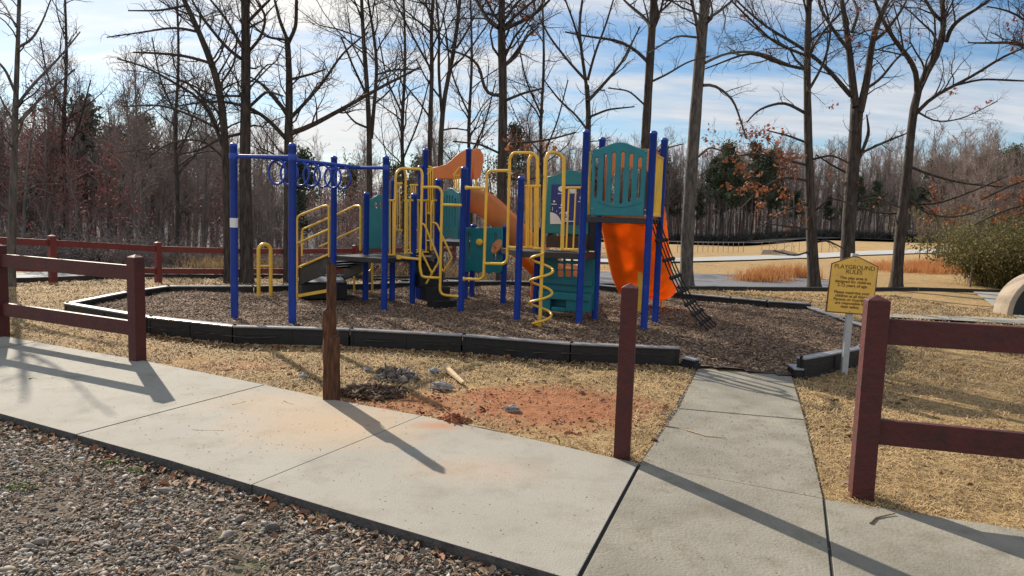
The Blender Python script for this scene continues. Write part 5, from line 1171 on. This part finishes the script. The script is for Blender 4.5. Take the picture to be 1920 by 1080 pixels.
photo_tree('bare_tree', 'arching bare tree leaning left, left neighbour of the thickest trunk', (428, 531),
    [(428, 531, 22), (426, 420, 20), (424, 320, 19), (420, 220, 18), (410, 150, 17), (390, 100, 15), (365, 40, 13), (345, 0, 11)],
    [([(424, 290, 10), (405, 240, 9), (390, 200, 8), (370, 175, 7), (330, 160, 6), (280, 125, 5), (220, 110, 4)],), ([(400, 120, 8), (350, 105, 7), (300, 100, 6), (250, 98, 4)],), ([(372, 60, 7), (330, 50, 6), (270, 60, 4), (200, 70, 3)],), ([(350, 10, 6), (300, 20, 5), (240, 20, 3)],), ([(412, 160, 6), (440, 120, 5), (445, 60, 4)],), ([(422, 250, 7), (370, 220, 6), (300, 195, 5), (230, 200, 3)],), ([(424, 300, 6), (380, 260, 5), (320, 265, 4), (270, 300, 3)],)], seed=33, dens=1.4, extra_top=.8)
photo_tree('bare_tree', 'pale-stemmed bare tree at the far left edge with upswept limbs', (20, 536),
    [(20, 536, 22), (22, 440, 19), (26, 330, 16), (29, 200, 13), (33, 100, 10), (36, 0, 8)],
    [([(30, 200, 8), (60, 160, 7), (110, 110, 5), (150, 60, 3)],), ([(32, 90, 7), (60, 75, 6), (80, 40, 4), (95, 0, 3)],), ([(27, 170, 7), (10, 130, 6), (-20, 100, 4)],), ([(30, 50, 5), (15, 20, 4), (0, 0, 3)],), ([(25, 240, 7), (70, 190, 6), (140, 130, 4)],), ([(27, 280, 5), (-10, 240, 4), (-50, 230, 3)],)], seed=34, mt='bark_pale', trunk_start=.3, extra_top=.5)
for i, (x, w, sd_, lb) in enumerate(((330, 11, 42, 'thin bare tree standing midway between the fence posts and the leaning tree'), (755, 12, 44, 'slim bare tree between the twin-stemmed trees'), (1015, 11, 45, 'thin leafless tree behind the yellow climbing loops'), (880, 11, 46, 'thin leafless tree left of the middle oak'), (120, 12, 47, 'thin bare tree beside the pale-stemmed far left tree'))):
    yb = 520; photo_tree('slender_tree', lb, (x, yb, 26 + i * 1.1), [(x, yb, w), (x + 4, 380, w * .9), (x - 3, 250, w * .75), (x + 6, 120, w * .6), (x + 2, 0, w * .4)], [([(x, 300, 5), (x + 30, 230, 4), (x + 50, 150, 3)],), ([(x + 2, 220, 5), (x - 30, 150, 4), (x - 45, 70, 3)],)], seed=sd_, extra_top=.8, trunk_start=.3)

# --- woodland prototypes (bare trees and pines), copied as individual things
def wood_proto(seed, h, rb, dens=1.0, leaves=None, sides=5, clear=.35, wob=.03, lev=2, lp=.3):
    rs = np.random.default_rng(seed); P = wander(rs, np.zeros(3), np.array([rs.normal() * .04, rs.normal() * .04, 1.0]), h, 9, wob, .03); r = np.linspace(rb, .02, 10) ; limbs, twigs, tips = [], [], []
    grow(rs, P, r, 0, lev + 1 if dens > 1 else lev, limbs, twigs, tips, dens, .34, .09, (.45, .95), .011, clear)
    return (tubes_np([(P, r)], sides), tubes_np(limbs + twigs, 3), tips, rs)
def pine_proto(seed, h, rb, clear=.5, spread=.22, per=26):
    rs = np.random.default_rng(seed); P = wander(rs, np.zeros(3), np.array([0, 0, 1.0]), h, 8, .012, .02); r = np.linspace(rb, .03, 9); limbs = []; C = []
    n = 34
    for k in range(n):
        t = clear + (1 - clear) * k / n; p = P[0] + (P[-1] - P[0]) * t; l = h * spread * (1.15 - (t - clear) / (1 - clear)) * rs.uniform(.55, 1.1); a = rs.uniform(0, 6.28); d = np.array([math.cos(a), math.sin(a), rs.uniform(.0, .35)])
        Q = wander(rs, p, d / np.linalg.norm(d), l, 4, .08, .02); limbs.append((Q, np.linspace(.05, .012, 5)))
        for q in Q[1:]: C.append(q)
    C = np.array(C); V, Fq = leafmesh(C, .17, per, rs, .30, -.2)
    return (tubes_np([(P, r)], 6), tubes_np(limbs, 3), (V, Fq), rs)
LIB = []
for sd_, h, rb in ((101, 13, .15), (102, 11, .11), (103, 14, .17), (104, 9, .08), (105, 12, .12)):
    LIB.append(('bare', wood_proto(sd_, h, rb, .85, lev=3)))
REDL = [wood_proto(s_, h, .09, 1.0, lev=2, clear=.12) for s_, h in ((111, 6.5), (112, 7.5))]
PIN = [pine_proto(s_, h, .17, c_) for s_, h, c_ in ((121, 13, .45), (122, 15, .55))]
def inst_parts(pr, kind):
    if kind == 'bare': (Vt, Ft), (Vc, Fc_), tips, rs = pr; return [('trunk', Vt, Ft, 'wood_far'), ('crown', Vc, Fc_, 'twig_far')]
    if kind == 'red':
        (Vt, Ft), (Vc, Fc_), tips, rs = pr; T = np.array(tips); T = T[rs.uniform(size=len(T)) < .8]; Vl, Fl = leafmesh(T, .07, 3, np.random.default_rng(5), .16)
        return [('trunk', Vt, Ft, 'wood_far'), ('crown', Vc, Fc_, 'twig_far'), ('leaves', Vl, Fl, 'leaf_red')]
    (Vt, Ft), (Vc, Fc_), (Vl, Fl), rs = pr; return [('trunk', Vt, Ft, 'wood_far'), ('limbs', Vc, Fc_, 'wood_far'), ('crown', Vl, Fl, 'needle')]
MC = {}
def put(name, label, cat, group, key, parts, loc, s_, rz):
    t = thing(name, label, cat, loc, group); t.rotation_euler = (0, 0, rz); t.scale = (s_, s_, s_ * random.uniform(.92, 1.08))
    for pn_, V, Fq, mt in parts:
        kk = (key, pn_)
        if kk not in MC:
            me = bpy.data.meshes.new(pn_); me.from_pydata(V.tolist(), [], Fq.tolist()) if len(V) < 10 else None
            if len(V) >= 10:
                o = fast(pn_, V, Fq, M[mt]); me = o.data; bpy.data.objects.remove(o)
            MC[kk] = me
        o = bpy.data.objects.new(pn_, MC[kk]); COL.objects.link(o); o.parent = t
    return t
bareparts = [inst_parts(p, 'bare') for _, p in LIB]; redparts = [inst_parts(p, 'red') for p in REDL]; pineparts = [inst_parts(p, 'pine') for p in PIN]
# left woods: 24 to 62 m
rs = np.random.default_rng(77); cnt = 0
for k in range(150):
    Yd = 27 + 32 * (k / 150) ** .9 + rs.uniform(-1, 1); xp = rs.uniform(-330, 1010) if k % 3 else rs.uniform(-60, 520); p = atY(xp, 400, Yd); z = float(terr(p[0], p[1]))
    i = rs.integers(0, 5); hs = (7.2 if xp < 430 else 5.4) + rs.uniform(-1.5, 1.8) + (Yd - 27) * .12; hp_ = [13, 11, 14, 9, 12][i]
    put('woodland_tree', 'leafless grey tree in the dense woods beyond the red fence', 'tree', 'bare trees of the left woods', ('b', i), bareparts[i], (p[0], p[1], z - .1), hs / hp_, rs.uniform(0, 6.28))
ordn12 = ordn + ['thirteenth']
for k, (xp, Yd, h, i) in enumerate(sorted([(150, 40, 10.5, 0), (270, 47, 11.0, 1), (215, 52, 12.0, 0), (340, 50, 10.5, 1), (90, 46, 9.5, 1), (560, 48, 9.0, 0), (740, 46, 8.8, 1), (790, 50, 9.0, 0), (-60, 45, 11, 0), (400, 54, 10.5, 0), (660, 55, 9.5, 1), (960, 52, 9, 1)])):
    p = atY(xp, 400, Yd); put('pine_tree', 'dark green pine in the left woods, %s of the pines counting from the left edge' % ordn12[k], 'tree', 'pines of the left woods', ('p', i), pineparts[i], (p[0], p[1], float(terr(p[0], p[1])) - .1), h / [13, 15][i], k * 1.3)
for k, (xp, Yd, h, i) in enumerate(sorted([(40, 27, 6.6, 0), (85, 29, 6.2, 1), (120, 30, 6.4, 1), (-5, 31, 7.0, 1), (200, 31, 5.6, 0), (150, 27, 4.6, 0), (-90, 29, 7, 0), (240, 29, 4.6, 1), (420, 32, 5.4, 0)])):
    p = atY(xp, 400, Yd); put('red_leaved_tree', 'small tree with dull red winter leaves, %s from the left edge of the woods' % ordn12[k], 'tree', 'red-leaved trees at the left', ('r', i), redparts[i], (p[0], p[1], float(terr(p[0], p[1])) - .1), h / [6.5, 7.5][i], k * 1.1)
for k, (xp, Yd, h, i) in enumerate(sorted([(610, 25, 3.4, 0), (655, 26, 4.0, 1), (930, 28, 5.0, 0), (975, 27, 5.2, 1), (700, 27, 3.6, 0)])):
    p = atY(xp, 400, Yd); put('red_leaved_shrub', 'bushy shrub with russet leaves behind the structure, %s from the ring ladder rightwards' % ordn12[k], 'shrub', 'russet shrubs behind the structure', ('r', i), redparts[i], (p[0], p[1], float(terr(p[0], p[1])) - .1), h / [6.5, 7.5][i], k * 1.7)
# right woods beyond the field: 105 to 130 m
for k in range(150):
    Yd = 108 + 16 * (k / 150) + rs.uniform(-1, 1); xp = 1000 + 1050 * ((k * .618) % 1) + rs.uniform(-10, 10); p = atY(xp, 400, Yd); z = float(terr(p[0], p[1]))
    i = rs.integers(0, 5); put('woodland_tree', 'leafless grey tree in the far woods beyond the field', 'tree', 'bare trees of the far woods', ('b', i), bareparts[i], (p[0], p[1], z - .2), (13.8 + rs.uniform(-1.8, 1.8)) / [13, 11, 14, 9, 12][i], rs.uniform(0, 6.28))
for k in range(46):
    xp = [1370, 1420, 1445, 1345, 1850, 1830, 1880, 1905, 1750, 1240][k % 10] + rs.uniform(-14, 14) if k < 22 else 1010 + 1000 * ((k * .618) % 1); Yd = 104 + rs.uniform(0, 18); p = atY(xp, 400, Yd); i = k % 2
    h = (13.6 + rs.uniform(-1.5, 1.5)) if k < 22 else rs.uniform(7, 12.5)
    put('pine_tree', 'tall dark pine in the far woods beyond the field', 'tree', 'pines of the far woods', ('p', i), pineparts[i], (p[0], p[1], float(terr(p[0], p[1])) - .1), h / [13, 15][i], k * 1.3)
# the deep wood behind them reads as one mass
def mass(name, label, spots, seed, mt='twig_far', trunkmt='wood_far'):
    rs = np.random.default_rng(seed); VV, FF, b = [], [], 0
    lib = [wood_proto(s_ + seed, h, .16, .46, lev=3, clear=.10) for s_, h in ((1, 11), (2, 12), (3, 10))]
    raw = []
    for (Vt, Ft), (Vc, Fc_), tips, _ in lib: raw.append((np.concatenate([Vt, Vc]), np.concatenate([Ft, Fc_ + len(Vt)])))
    for (x, y, z, h) in spots:
        V, Fq = raw[rs.integers(0, 3)]; a = rs.uniform(0, 6.28); c, s_ = math.cos(a), math.sin(a); k = h / 11
        W_ = np.stack([(V[:, 0] * c - V[:, 1] * s_) * k + x, (V[:, 0] * s_ + V[:, 1] * c) * k + y, V[:, 2] * k + z], 1); VV.append(W_); FF.append(Fq + b); b += len(W_)
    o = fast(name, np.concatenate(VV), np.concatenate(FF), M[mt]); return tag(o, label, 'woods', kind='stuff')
spots = []
for k in range(280):
    Yd = 46 + 40 * rs.uniform(); xp = rs.uniform(-260, 1060); p = atY(xp, 400, Yd); spots.append((p[0], p[1], float(terr(p[0], p[1])), 7.3 + rs.uniform(-1.5, 1.3) + (Yd - 46) * .12 + (1.0 if xp < 450 else -1.8)))
mass('deep_woods', 'dense mass of leafless woods behind the left trees', spots, 5)
spots = []
for k in range(380):
    Yd = 122 + 30 * rs.uniform(); xp = rs.uniform(980, 2150); p = atY(xp, 400, Yd); spots.append((p[0], p[1], float(terr(p[0], p[1])) - .3, 15.4 + rs.uniform(-1.5, 1.5)))
mass('deep_woods', 'dense dark mass of far woods beyond the field', spots, 9)
# undergrowth
def brush(name, label, spots, n, h, mt, seed, w=.012, bendy=.5, cat='undergrowth', kind='stuff', leaf=None):
    rs = np.random.default_rng(seed); S = np.array(spots); i = rs.integers(0, len(S), n); P0 = np.stack([S[i, 0] + rs.normal(size=n) * S[i, 2], S[i, 1] + rs.normal(size=n) * S[i, 2] * .7, np.zeros(n)], 1); P0[:, 2] = terr(P0[:, 0], P0[:, 1]) - .03
    a = rs.uniform(0, 6.28, n); hh = h * rs.uniform(.4, 1.15, n) * (S[i, 3] if S.shape[1] > 3 else 1); ln = rs.uniform(.05, bendy, n)
    d = np.stack([np.cos(a) * ln, np.sin(a) * ln, np.ones(n)], 1); P1 = P0 + d * hh[:, None] * .55 * [1, 1, 1]; P2 = P0 + d * hh[:, None] * np.array([1.7, 1.7, 1.0])
    s_ = np.stack([-np.sin(a + 1), np.cos(a + 1), np.zeros(n)], 1) * w; V = np.stack([P0 - s_, P0 + s_, P1 + s_ * .8, P1 - s_ * .8, P2], 1).reshape(-1, 3); b = np.arange(n)[:, None] * 5
    Fq = np.concatenate([b + np.array([[0, 1, 2, 3]]), b + np.array([[3, 2, 4, 4]])]); 
    Fq = np.concatenate([np.concatenate([b + np.array([[0, 1, 2]]), b + np.array([[0, 2, 3]]), b + np.array([[3, 2, 4]])])])
    if leaf:
        Lp = np.concatenate([P1, P2, (P1 + P2) / 2]); Vl, Fl = leafmesh(Lp, leaf, 4, rs, leaf * 2.2); Ft = np.concatenate([Fl[:, [0, 1, 2]], Fl[:, [0, 2, 3]]]) + len(V); V = np.concatenate([V, Vl]); Fq = np.concatenate([Fq, Ft])
    o = fast(name, V, Fq, M[mt]); return tag(o, label, cat, kind=kind)
sp1 = [(*atY(x, 500, 22.8 + rs.uniform(0, 5))[:2], .8) for x in range(-250, 1000, 22)]
sp1 = [(*atY(x + rs.uniform(-15, 15), 500, 22.8 + rs.uniform(0, 6))[:2], rs.uniform(.3, .9), rs.choice([.4, .6, .8, 1.3])) for x in range(-250, 1000, 26)]
brush('undergrowth', 'tangled grey undergrowth at the foot of the left woods', sp1, 7000, 1.1, 'twig_far', 51, .009, 1.3, leaf=.035)
sp1 = [(*atY(x, 505, 22.5 + rs.uniform(0, 3))[:2], .5) for x in range(380, 1000, 30)]
brush('dry_weeds', 'pale dry weeds along the edge of the woods', sp1, 5000, .55, 'grassblade', 52, .009, .6)
sp1 = [(*GT(x, y)[:2], s_, h_) for x, y, s_, h_ in ((1420, 528, .5, .8), (1440, 524, .4, 1), (1495, 520, .5, 1.1), (1640, 505, .8, .8), (1665, 502, .7, .9), (1720, 505, .7, 1.0), (1740, 508, .8, 1.1), (1770, 503, .9, 1.2), (1800, 505, .9, 1.3), (1825, 500, .9, 1.5), (1845, 500, .9, 1.3), (1780, 512, .7, .9), (1700, 510, .6, .7))]
brush('broom_sedge', 'orange tufts of broom sedge grass between the right trees', sp1, 9000, .62, 'sedge', 53, .009, .35, 'grass')
sp1 = [(*atY(x, 450, 101.5 + rs.uniform(0, 5))[:2], 1.2) for x in range(960, 2200, 9)]
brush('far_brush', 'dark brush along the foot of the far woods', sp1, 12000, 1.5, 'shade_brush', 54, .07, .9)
# olive shrubs and brush at the right
for k, (x, y, s_, h_) in enumerate(((1862, 535, .75, 2.0), (1910, 540, .85, 2.6), (1975, 545, 1.1, 3.0), (1940, 528, 1.1, 3.1))):
    p = GT(x, y); o = brush('olive_shrub', ['low olive-green shrub with tangled stems nearest the orange grass', 'dense olive-brown shrub directly behind the arched monument', 'tall tangled shrub at the right edge of the view', 'tallest brown shrub at the back of the right-hand brush'][k], [(p[0], p[1], s_ * .55)], 1100, h_ * .8, 'olive', 60 + k, .007, 1.15, 'shrub', None, leaf=.06)
    if 'kind' in o: del o['kind']
for k in range(26):
    x = 1760 + rs.uniform(0, 320) ; Yd = rs.uniform(27, 46); p = atY(x, 400, Yd); i = int(rs.integers(0, 5)); put('woodland_tree', 'bare grey tree in the thicket on the right, short of the far woods', 'tree', 'bare trees of the right thicket', ('b', i), bareparts[i], (p[0], p[1], float(terr(p[0], p[1])) - .1), rs.uniform(4.0, 6.0) * (Yd / 30) / [13, 11, 14, 9, 12][i], rs.uniform(0, 6.28))
for k, x in enumerate((1722, 1738, 1752, 1768, 1784)):
    p = GT(x, 500); i = k % 5; put('sapling', 'thin leafless sapling in the orange grass, %s of the five from the left' % ordn12[k], 'sapling', 'saplings in the orange grass', ('b', i), bareparts[i], (p[0], p[1], float(terr(p[0], p[1])) - .05), 3.4 / [13, 11, 14, 9, 12][i], k)

# ------------------------------------------------------------------ ground cover made of real pieces
walk_poly = [tuple(p[:2]) for p in UP] + [tuple(C1[:2]), tuple(C0[:2]), tuple(B0[:2])] + [tuple(p[:2]) for p in LO[::-1]]
path_poly = [tuple(p[:2]) for p in (PL[0], PL[1], PL[2], PR[2], PR[1], PR[0], B1, A1)]
slabpoly = [tuple(p[:2]) for p in (A1, B1, C1, C0, B0, A0)]
lo_line = [p for p in LO] 
def upper_y(x):
    xs = [p[0] for p in UP] + [B1[0], C1[0]]; ys = [p[1] for p in UP] + [B1[1], C1[1]]; return np.interp(x, xs, ys)
def turf_ok(x, y, marg=0.0):
    return (y > upper_y(x) + marg) & ~inpoly(x, y, MPOLY) & ~inpoly(x, y, path_poly)
def vnoise(x, y, s_, seed=0):
    r_ = np.random.default_rng(seed); o_ = 0
    for k in range(5):
        a = r_.uniform(0, 6.28); f = s_ * r_.uniform(.6, 1.8); o_ = o_ + np.sin(x * f * math.cos(a) + y * f * math.sin(a) + r_.uniform(0, 6.28))
    return o_ / 5
def clayness(x, y):
    n_ = vnoise(x, y, 5, 3) * .5
    a = np.hypot((x - .35) / .95, (y - 5.75) / .85) + n_; b = np.hypot((x + .75) / 1.1, (y - 5.75) / .6) + n_; return np.minimum(a, b)
def blades(name, label, n, x0, x1, y0, y1, ln, w, seed, extra=None):
    r_ = np.random.default_rng(seed); u = r_.uniform(size=n); y = y0 * (y1 / y0) ** u; sc = y / y0
    x = r_.uniform(-1, 1, n) * (y * .80 + .5) + 0.0; k = turf_ok(x, y, .0) & (x > x0) & (x < x1)
    c = clayness(x, y); k &= (c > 1.0) | (r_.uniform(size=n) < np.clip((c - .45) * .9, .03, 1)); k &= (vnoise(x, y, 7, 9) * .8 + vnoise(x, y, 2.2, 19) * .7 + r_.uniform(-.6, .6, n) > -.45)
    x, y, sc = x[k], y[k], sc[k]; n = len(x); z = terr(x, y) - .03
    a = r_.uniform(0, 6.28, n); l = ln * r_.uniform(.5, 1.4, n) * (1 + .25 * vnoise(x, y, 4, 2)) * np.sqrt(sc); el = r_.uniform(.05, .85, n)
    d = np.stack([np.cos(a) * np.cos(el), np.sin(a) * np.cos(el), np.sin(el)], 1); b = np.stack([-np.sin(a), np.cos(a), np.zeros(n)], 1) * (w * sc)[:, None] * .5
    P0 = np.stack([x, y, z], 1); curl = r_.normal(size=(n, 3)) * .25; P1 = P0 + d * l[:, None] * .5; P2 = P1 + (d * [1, 1, -.35] + curl) * l[:, None] * .5
    P2[:, 2] = np.maximum(P2[:, 2], z + .004)
    V = np.stack([P0 - b, P0 + b, P1 + b, P1 - b, P2 + b * .4, P2 - b * .4], 1).reshape(-1, 3); i = np.arange(n)[:, None] * 6
    Fq = np.concatenate([i + np.array([[0, 1, 2, 3]]), i + np.array([[3, 2, 4, 5]])]); o = fast(name, V, Fq, M['grassblade']); return tag(o, label, 'grass', kind='stuff')
blades('dormant_grass', 'matted straw-coloured dormant grass of the lawn', 360000, -12, 12, 3.0, 22, .058, .0038, 5)
# stray blades and crumbs along the slab edges
def chips(name, label, n, poly, zf, L0, W0, T0, mt, seed, cat, near=None, tilt=.35, bounds=None):
    r_ = np.random.default_rng(seed); xs = [p[0] for p in poly]; ys = [p[1] for p in poly]; m_ = int(n * 2.2)
    x = r_.uniform(min(xs), max(xs), m_); y = r_.uniform(min(ys), max(ys), m_); k = inpoly(x, y, poly); x, y = x[k][:n], y[k][:n]; n = len(x)
    z = zf(x, y) + r_.uniform(0, T0 * 1.8, n); a = r_.uniform(0, 6.28, n); e = r_.normal(size=n) * tilt; rl = r_.normal(size=n) * tilt
    dx = np.stack([np.cos(a) * np.cos(e), np.sin(a) * np.cos(e), np.sin(e)], 1); sy = np.stack([-np.sin(a), np.cos(a), np.zeros(n)], 1); dz_ = np.cross(dx, sy); sy2 = sy * np.cos(rl)[:, None] + dz_ * np.sin(rl)[:, None]; dz2 = np.cross(dx, sy2)
    l = L0 * r_.lognormal(0, .35, n) / 2; w = W0 * r_.lognormal(0, .35, n) / 2; t_ = T0 * r_.uniform(.5, 1.4, n) / 2; C = np.stack([x, y, z], 1)
    cs = []
    for sx_, sy_, sz_ in ((-1, -1, -1), (1, -1, -1), (1, 1, -1), (-1, 1, -1), (-.9, -.8, 1), (.8, -.9, 1), (.9, .7, 1), (-.8, .9, 1)):
        cs.append(C + dx * (l * sx_)[:, None] + sy2 * (w * sy_)[:, None] + dz2 * (t_ * sz_)[:, None])
    V = np.stack(cs, 1).reshape(-1, 3); i = np.arange(n)[:, None] * 8
    Fq = np.concatenate([i + np.array([f]) for f in ((4, 5, 6, 7), (0, 1, 5, 4), (1, 2, 6, 5), (2, 3, 7, 6), (3, 0, 4, 7))]); o = fast(name, V, Fq, M[mt]); return tag(o, label, cat, kind='stuff')
chips('wood_mulch', 'brown wood chip mulch covering the play area', 95000, [tuple(q) for q in inset(MPOLY, .11)], lambda x, y: mulch_z(x, y) + .0, .048, .011, .007, 'mulch', 61, 'mulch', tilt=.35)
cl_ = [(-1.5, 5.35), (-.9, 5.1), (.4, 5.0), (1.0, 5.2), (1.25, 6.1), (.6, 6.6), (-.5, 6.3), (-1.3, 6.1)]
chips('clay_crumbs', 'crumbs and clods of red clay over the worn patch', 900, cl_, lambda x, y: terr(x, y) - .022, .014, .011, .008, 'redclay', 63, 'clay', tilt=.5)
wl_ = [tuple(p[:2]) for p in UP[1:]] + [tuple(B1[:2]), tuple(B0[:2])] + [tuple(p[:2]) for p in LO[:0:-1]]
chips('walk_crumbs', 'tiny bits of dry leaf and grit on the concrete', 1300, wl_, lambda x, y: 0 * x + .001, .008, .003, .0015, 'grit', 64, 'litter', tilt=.15)
chips('path_crumbs', 'bits of dry grass and grit on the path', 500, path_poly, lambda x, y: 0 * x - .003, .011, .003, .0015, 'grit', 65, 'litter', tilt=.15)
# gravel
def stones(name, label, n, seed):
    r_ = np.random.default_rng(seed); x = r_.uniform(-6.6, 2.6, n * 2); y = 1.5 + 5.2 * r_.uniform(size=n * 2) ** 1.3; k = (y < kerb_y(x) - .006) & (x > -1.0 * y - 1.6) & (vnoise(x, y, 6, 21) + r_.uniform(-.5, .5, n * 2) > -.42); x, y = x[k][:n], y[k][:n]; n = len(x)
    s_ = .0068 * r_.lognormal(0, .5, n); edge = np.clip(1 - (kerb_y(x) - y) / .12, 0, 1); z = GZ + .002 + r_.uniform(0, .009, n) + edge * .010
    th = r_.uniform(0, 6.28, n); base = np.array([(1, 0, 0), (.45, .8, .1), (-.5, .75, -.05), (-1, -.05, 0), (-.5, -.8, .08), (.5, -.75, 0), (.1, .05, .8), (0, 0, -.8)])
    B_ = base[None] * (1 + r_.uniform(-.28, .28, (n, 8, 3))); B_[:, :, 0] *= r_.uniform(.8, 1.7, (n, 1)); B_[:, :, 2] *= r_.uniform(.45, .9, (n, 1)); c, q = np.cos(th)[:, None], np.sin(th)[:, None]
    tl = r_.normal(size=(n, 1)) * .35; Zr = B_[:, :, 2] + B_[:, :, 0] * tl; Xr = B_[:, :, 0] * c - B_[:, :, 1] * q; Yr = B_[:, :, 0] * q + B_[:, :, 1] * c
    V = np.stack([x[:, None] + Xr * s_[:, None], y[:, None] + Yr * s_[:, None], z[:, None] + Zr * s_[:, None]], -1).reshape(-1, 3); i = np.arange(n)[:, None] * 8
    Fq = np.concatenate([i + np.array([[j, (j + 1) % 6, 6]]) for j in range(6)] + [i + np.array([[(j + 1) % 6, j, 7]]) for j in range(6)]); o = fast(name, V, Fq, M['pebble']); return tag(o, label, 'gravel', kind='stuff')
stones('gravel', 'mixed grey and brown gravel in front of the sidewalk', 135000, 71)
gpoly = [(p[0], p[1]) for p in LO] + [(1.9, 1.5), (-3.9, 1.5), (-6, 5)]
gpoly = [(LO[0][0] + 2, LO[0][1] - 1.2)] + [(p[0], p[1] - .01) for p in LO[1:]] + [(1.6, 1.6), (-2, 1.6), (-5, 3.2)]
chips('plant_litter', 'brown bark shreds and leaf litter among the gravel', 16000, gpoly, lambda x, y: GZ + .013 + x * 0, .034, .006, .0025, 'mulch', 72, 'litter', tilt=.3)
# fallen leaves
def leaves_(name, label, P, size, mt, seed, kind='stuff'):
    r_ = np.random.default_rng(seed); n = len(P); a = r_.uniform(0, 6.28, n); s_ = size * r_.uniform(.55, 1.35, n); up = r_.uniform(.1, .6, n) * s_
    dx = np.stack([np.cos(a), np.sin(a), r_.normal(size=n) * .25], 1) * s_[:, None]; dy = np.stack([-np.sin(a), np.cos(a), r_.normal(size=n) * .3], 1) * s_[:, None] * .55
    pts = [P - dx, P - dx * .4 + dy, P + dx * .5 + dy * .8, P + dx, P + dx * .4 - dy * .9, P - dx * .5 - dy]; mid = [P - dx * .35, P + dx * .45]
    for j in (1, 2, 4, 5): pts[j] = pts[j] + np.stack([up * 0, up * 0, up], 1)
    V = np.stack(pts + mid, 1).reshape(-1, 3); i = np.arange(n)[:, None] * 8
    Fq = np.concatenate([i + np.array([f]) for f in ((0, 6, 1, 1), (6, 7, 2, 1), (7, 3, 2, 2), (0, 5, 6, 6), (6, 5, 4, 7), (7, 4, 3, 3))])
    T = np.concatenate([Fq[:, [0, 1, 2]], Fq[:, [0, 2, 3]]]); T = T[(T[:, 0] != T[:, 1]) & (T[:, 1] != T[:, 2]) & (T[:, 0] != T[:, 2])]
    return tag(fast(name, V, T, M[mt]), label, 'leaves', kind=kind)
r_ = np.random.default_rng(81); n = 750; y = 4.2 * (20 / 4.2) ** r_.uniform(size=n); x = r_.uniform(-1, 1, n) * y * .8; k = turf_ok(x, y, .02); x, y = x[k], y[k]
P = np.stack([x, y, terr(x, y) - .008], 1)
bx_ = np.interp(r_.uniform(size=420), np.linspace(0, 1, len(MO)), [p[0] for p in MO]); by_ = np.interp(bx_, [p[0] for p in MO], [p[1] for p in MO]) - np.abs(r_.normal(size=420)) * .09 - .02
P = np.concatenate([P, np.stack([bx_, by_, 0 * bx_ - .006], 1)])
leaves_('fallen_leaves', 'scattered brown fallen leaves on the lawn', P, .028, 'leaf_brown', 82)
kx = r_.uniform(-4.5, 1.3, 420); ky = kerb_y(kx) - np.abs(r_.normal(size=420)) * .10 - .015; P = np.stack([kx, ky, GZ + .022 + 0 * kx], 1); k2 = r_.uniform(-4, 1, 260); k3 = r_.uniform(1.9, 4.6, 260); kk = k3 < kerb_y(k2) - .03
P = np.concatenate([P, np.stack([k2[kk], k3[kk], 0 * k2[kk] + GZ + .024], 1)])
leaves_('kerb_leaves', 'brown and orange leaves collected against the sidewalk edge', P, .024, 'leaf_brown', 83)
# weeds in the gravel
for k, (x, y, s_) in enumerate(((35, 918, .10), (210, 872, .07), (262, 887, .05), (600, 975, .05), (820, 1035, .07))):
    p = G(x, y, GZ); r2_ = np.random.default_rng(90 + k); n = 90; a = r2_.uniform(0, 6.28, n); ln_ = r2_.uniform(.015, .04, n); b0 = np.stack([p[0] + r2_.normal(size=n) * s_ * .5, p[1] + r2_.normal(size=n) * s_ * .3, np.full(n, GZ + .004)], 1)
    d = np.stack([np.cos(a) * .7, np.sin(a) * .7, np.full(n, .8)], 1) * ln_[:, None]; w = np.stack([-np.sin(a), np.cos(a), 0 * a], 1) * .004
    V = np.stack([b0, b0 + d * .5 + w, b0 + d, b0 + d * .5 - w], 1).reshape(-1, 3)
    tag(fast('weed', V, np.arange(4 * n).reshape(-1, 4), M['weed' if k < 3 else 'grassblade']), ['spreading green weed tuft at the left edge of the gravel', 'green weed beside the kerb, larger of the pair', 'small green weed near the kerb, smaller of the pair', 'yellowish grass tuft growing at the kerb foot', 'dry yellow tuft at the lower end of the kerb'][k], 'weed')
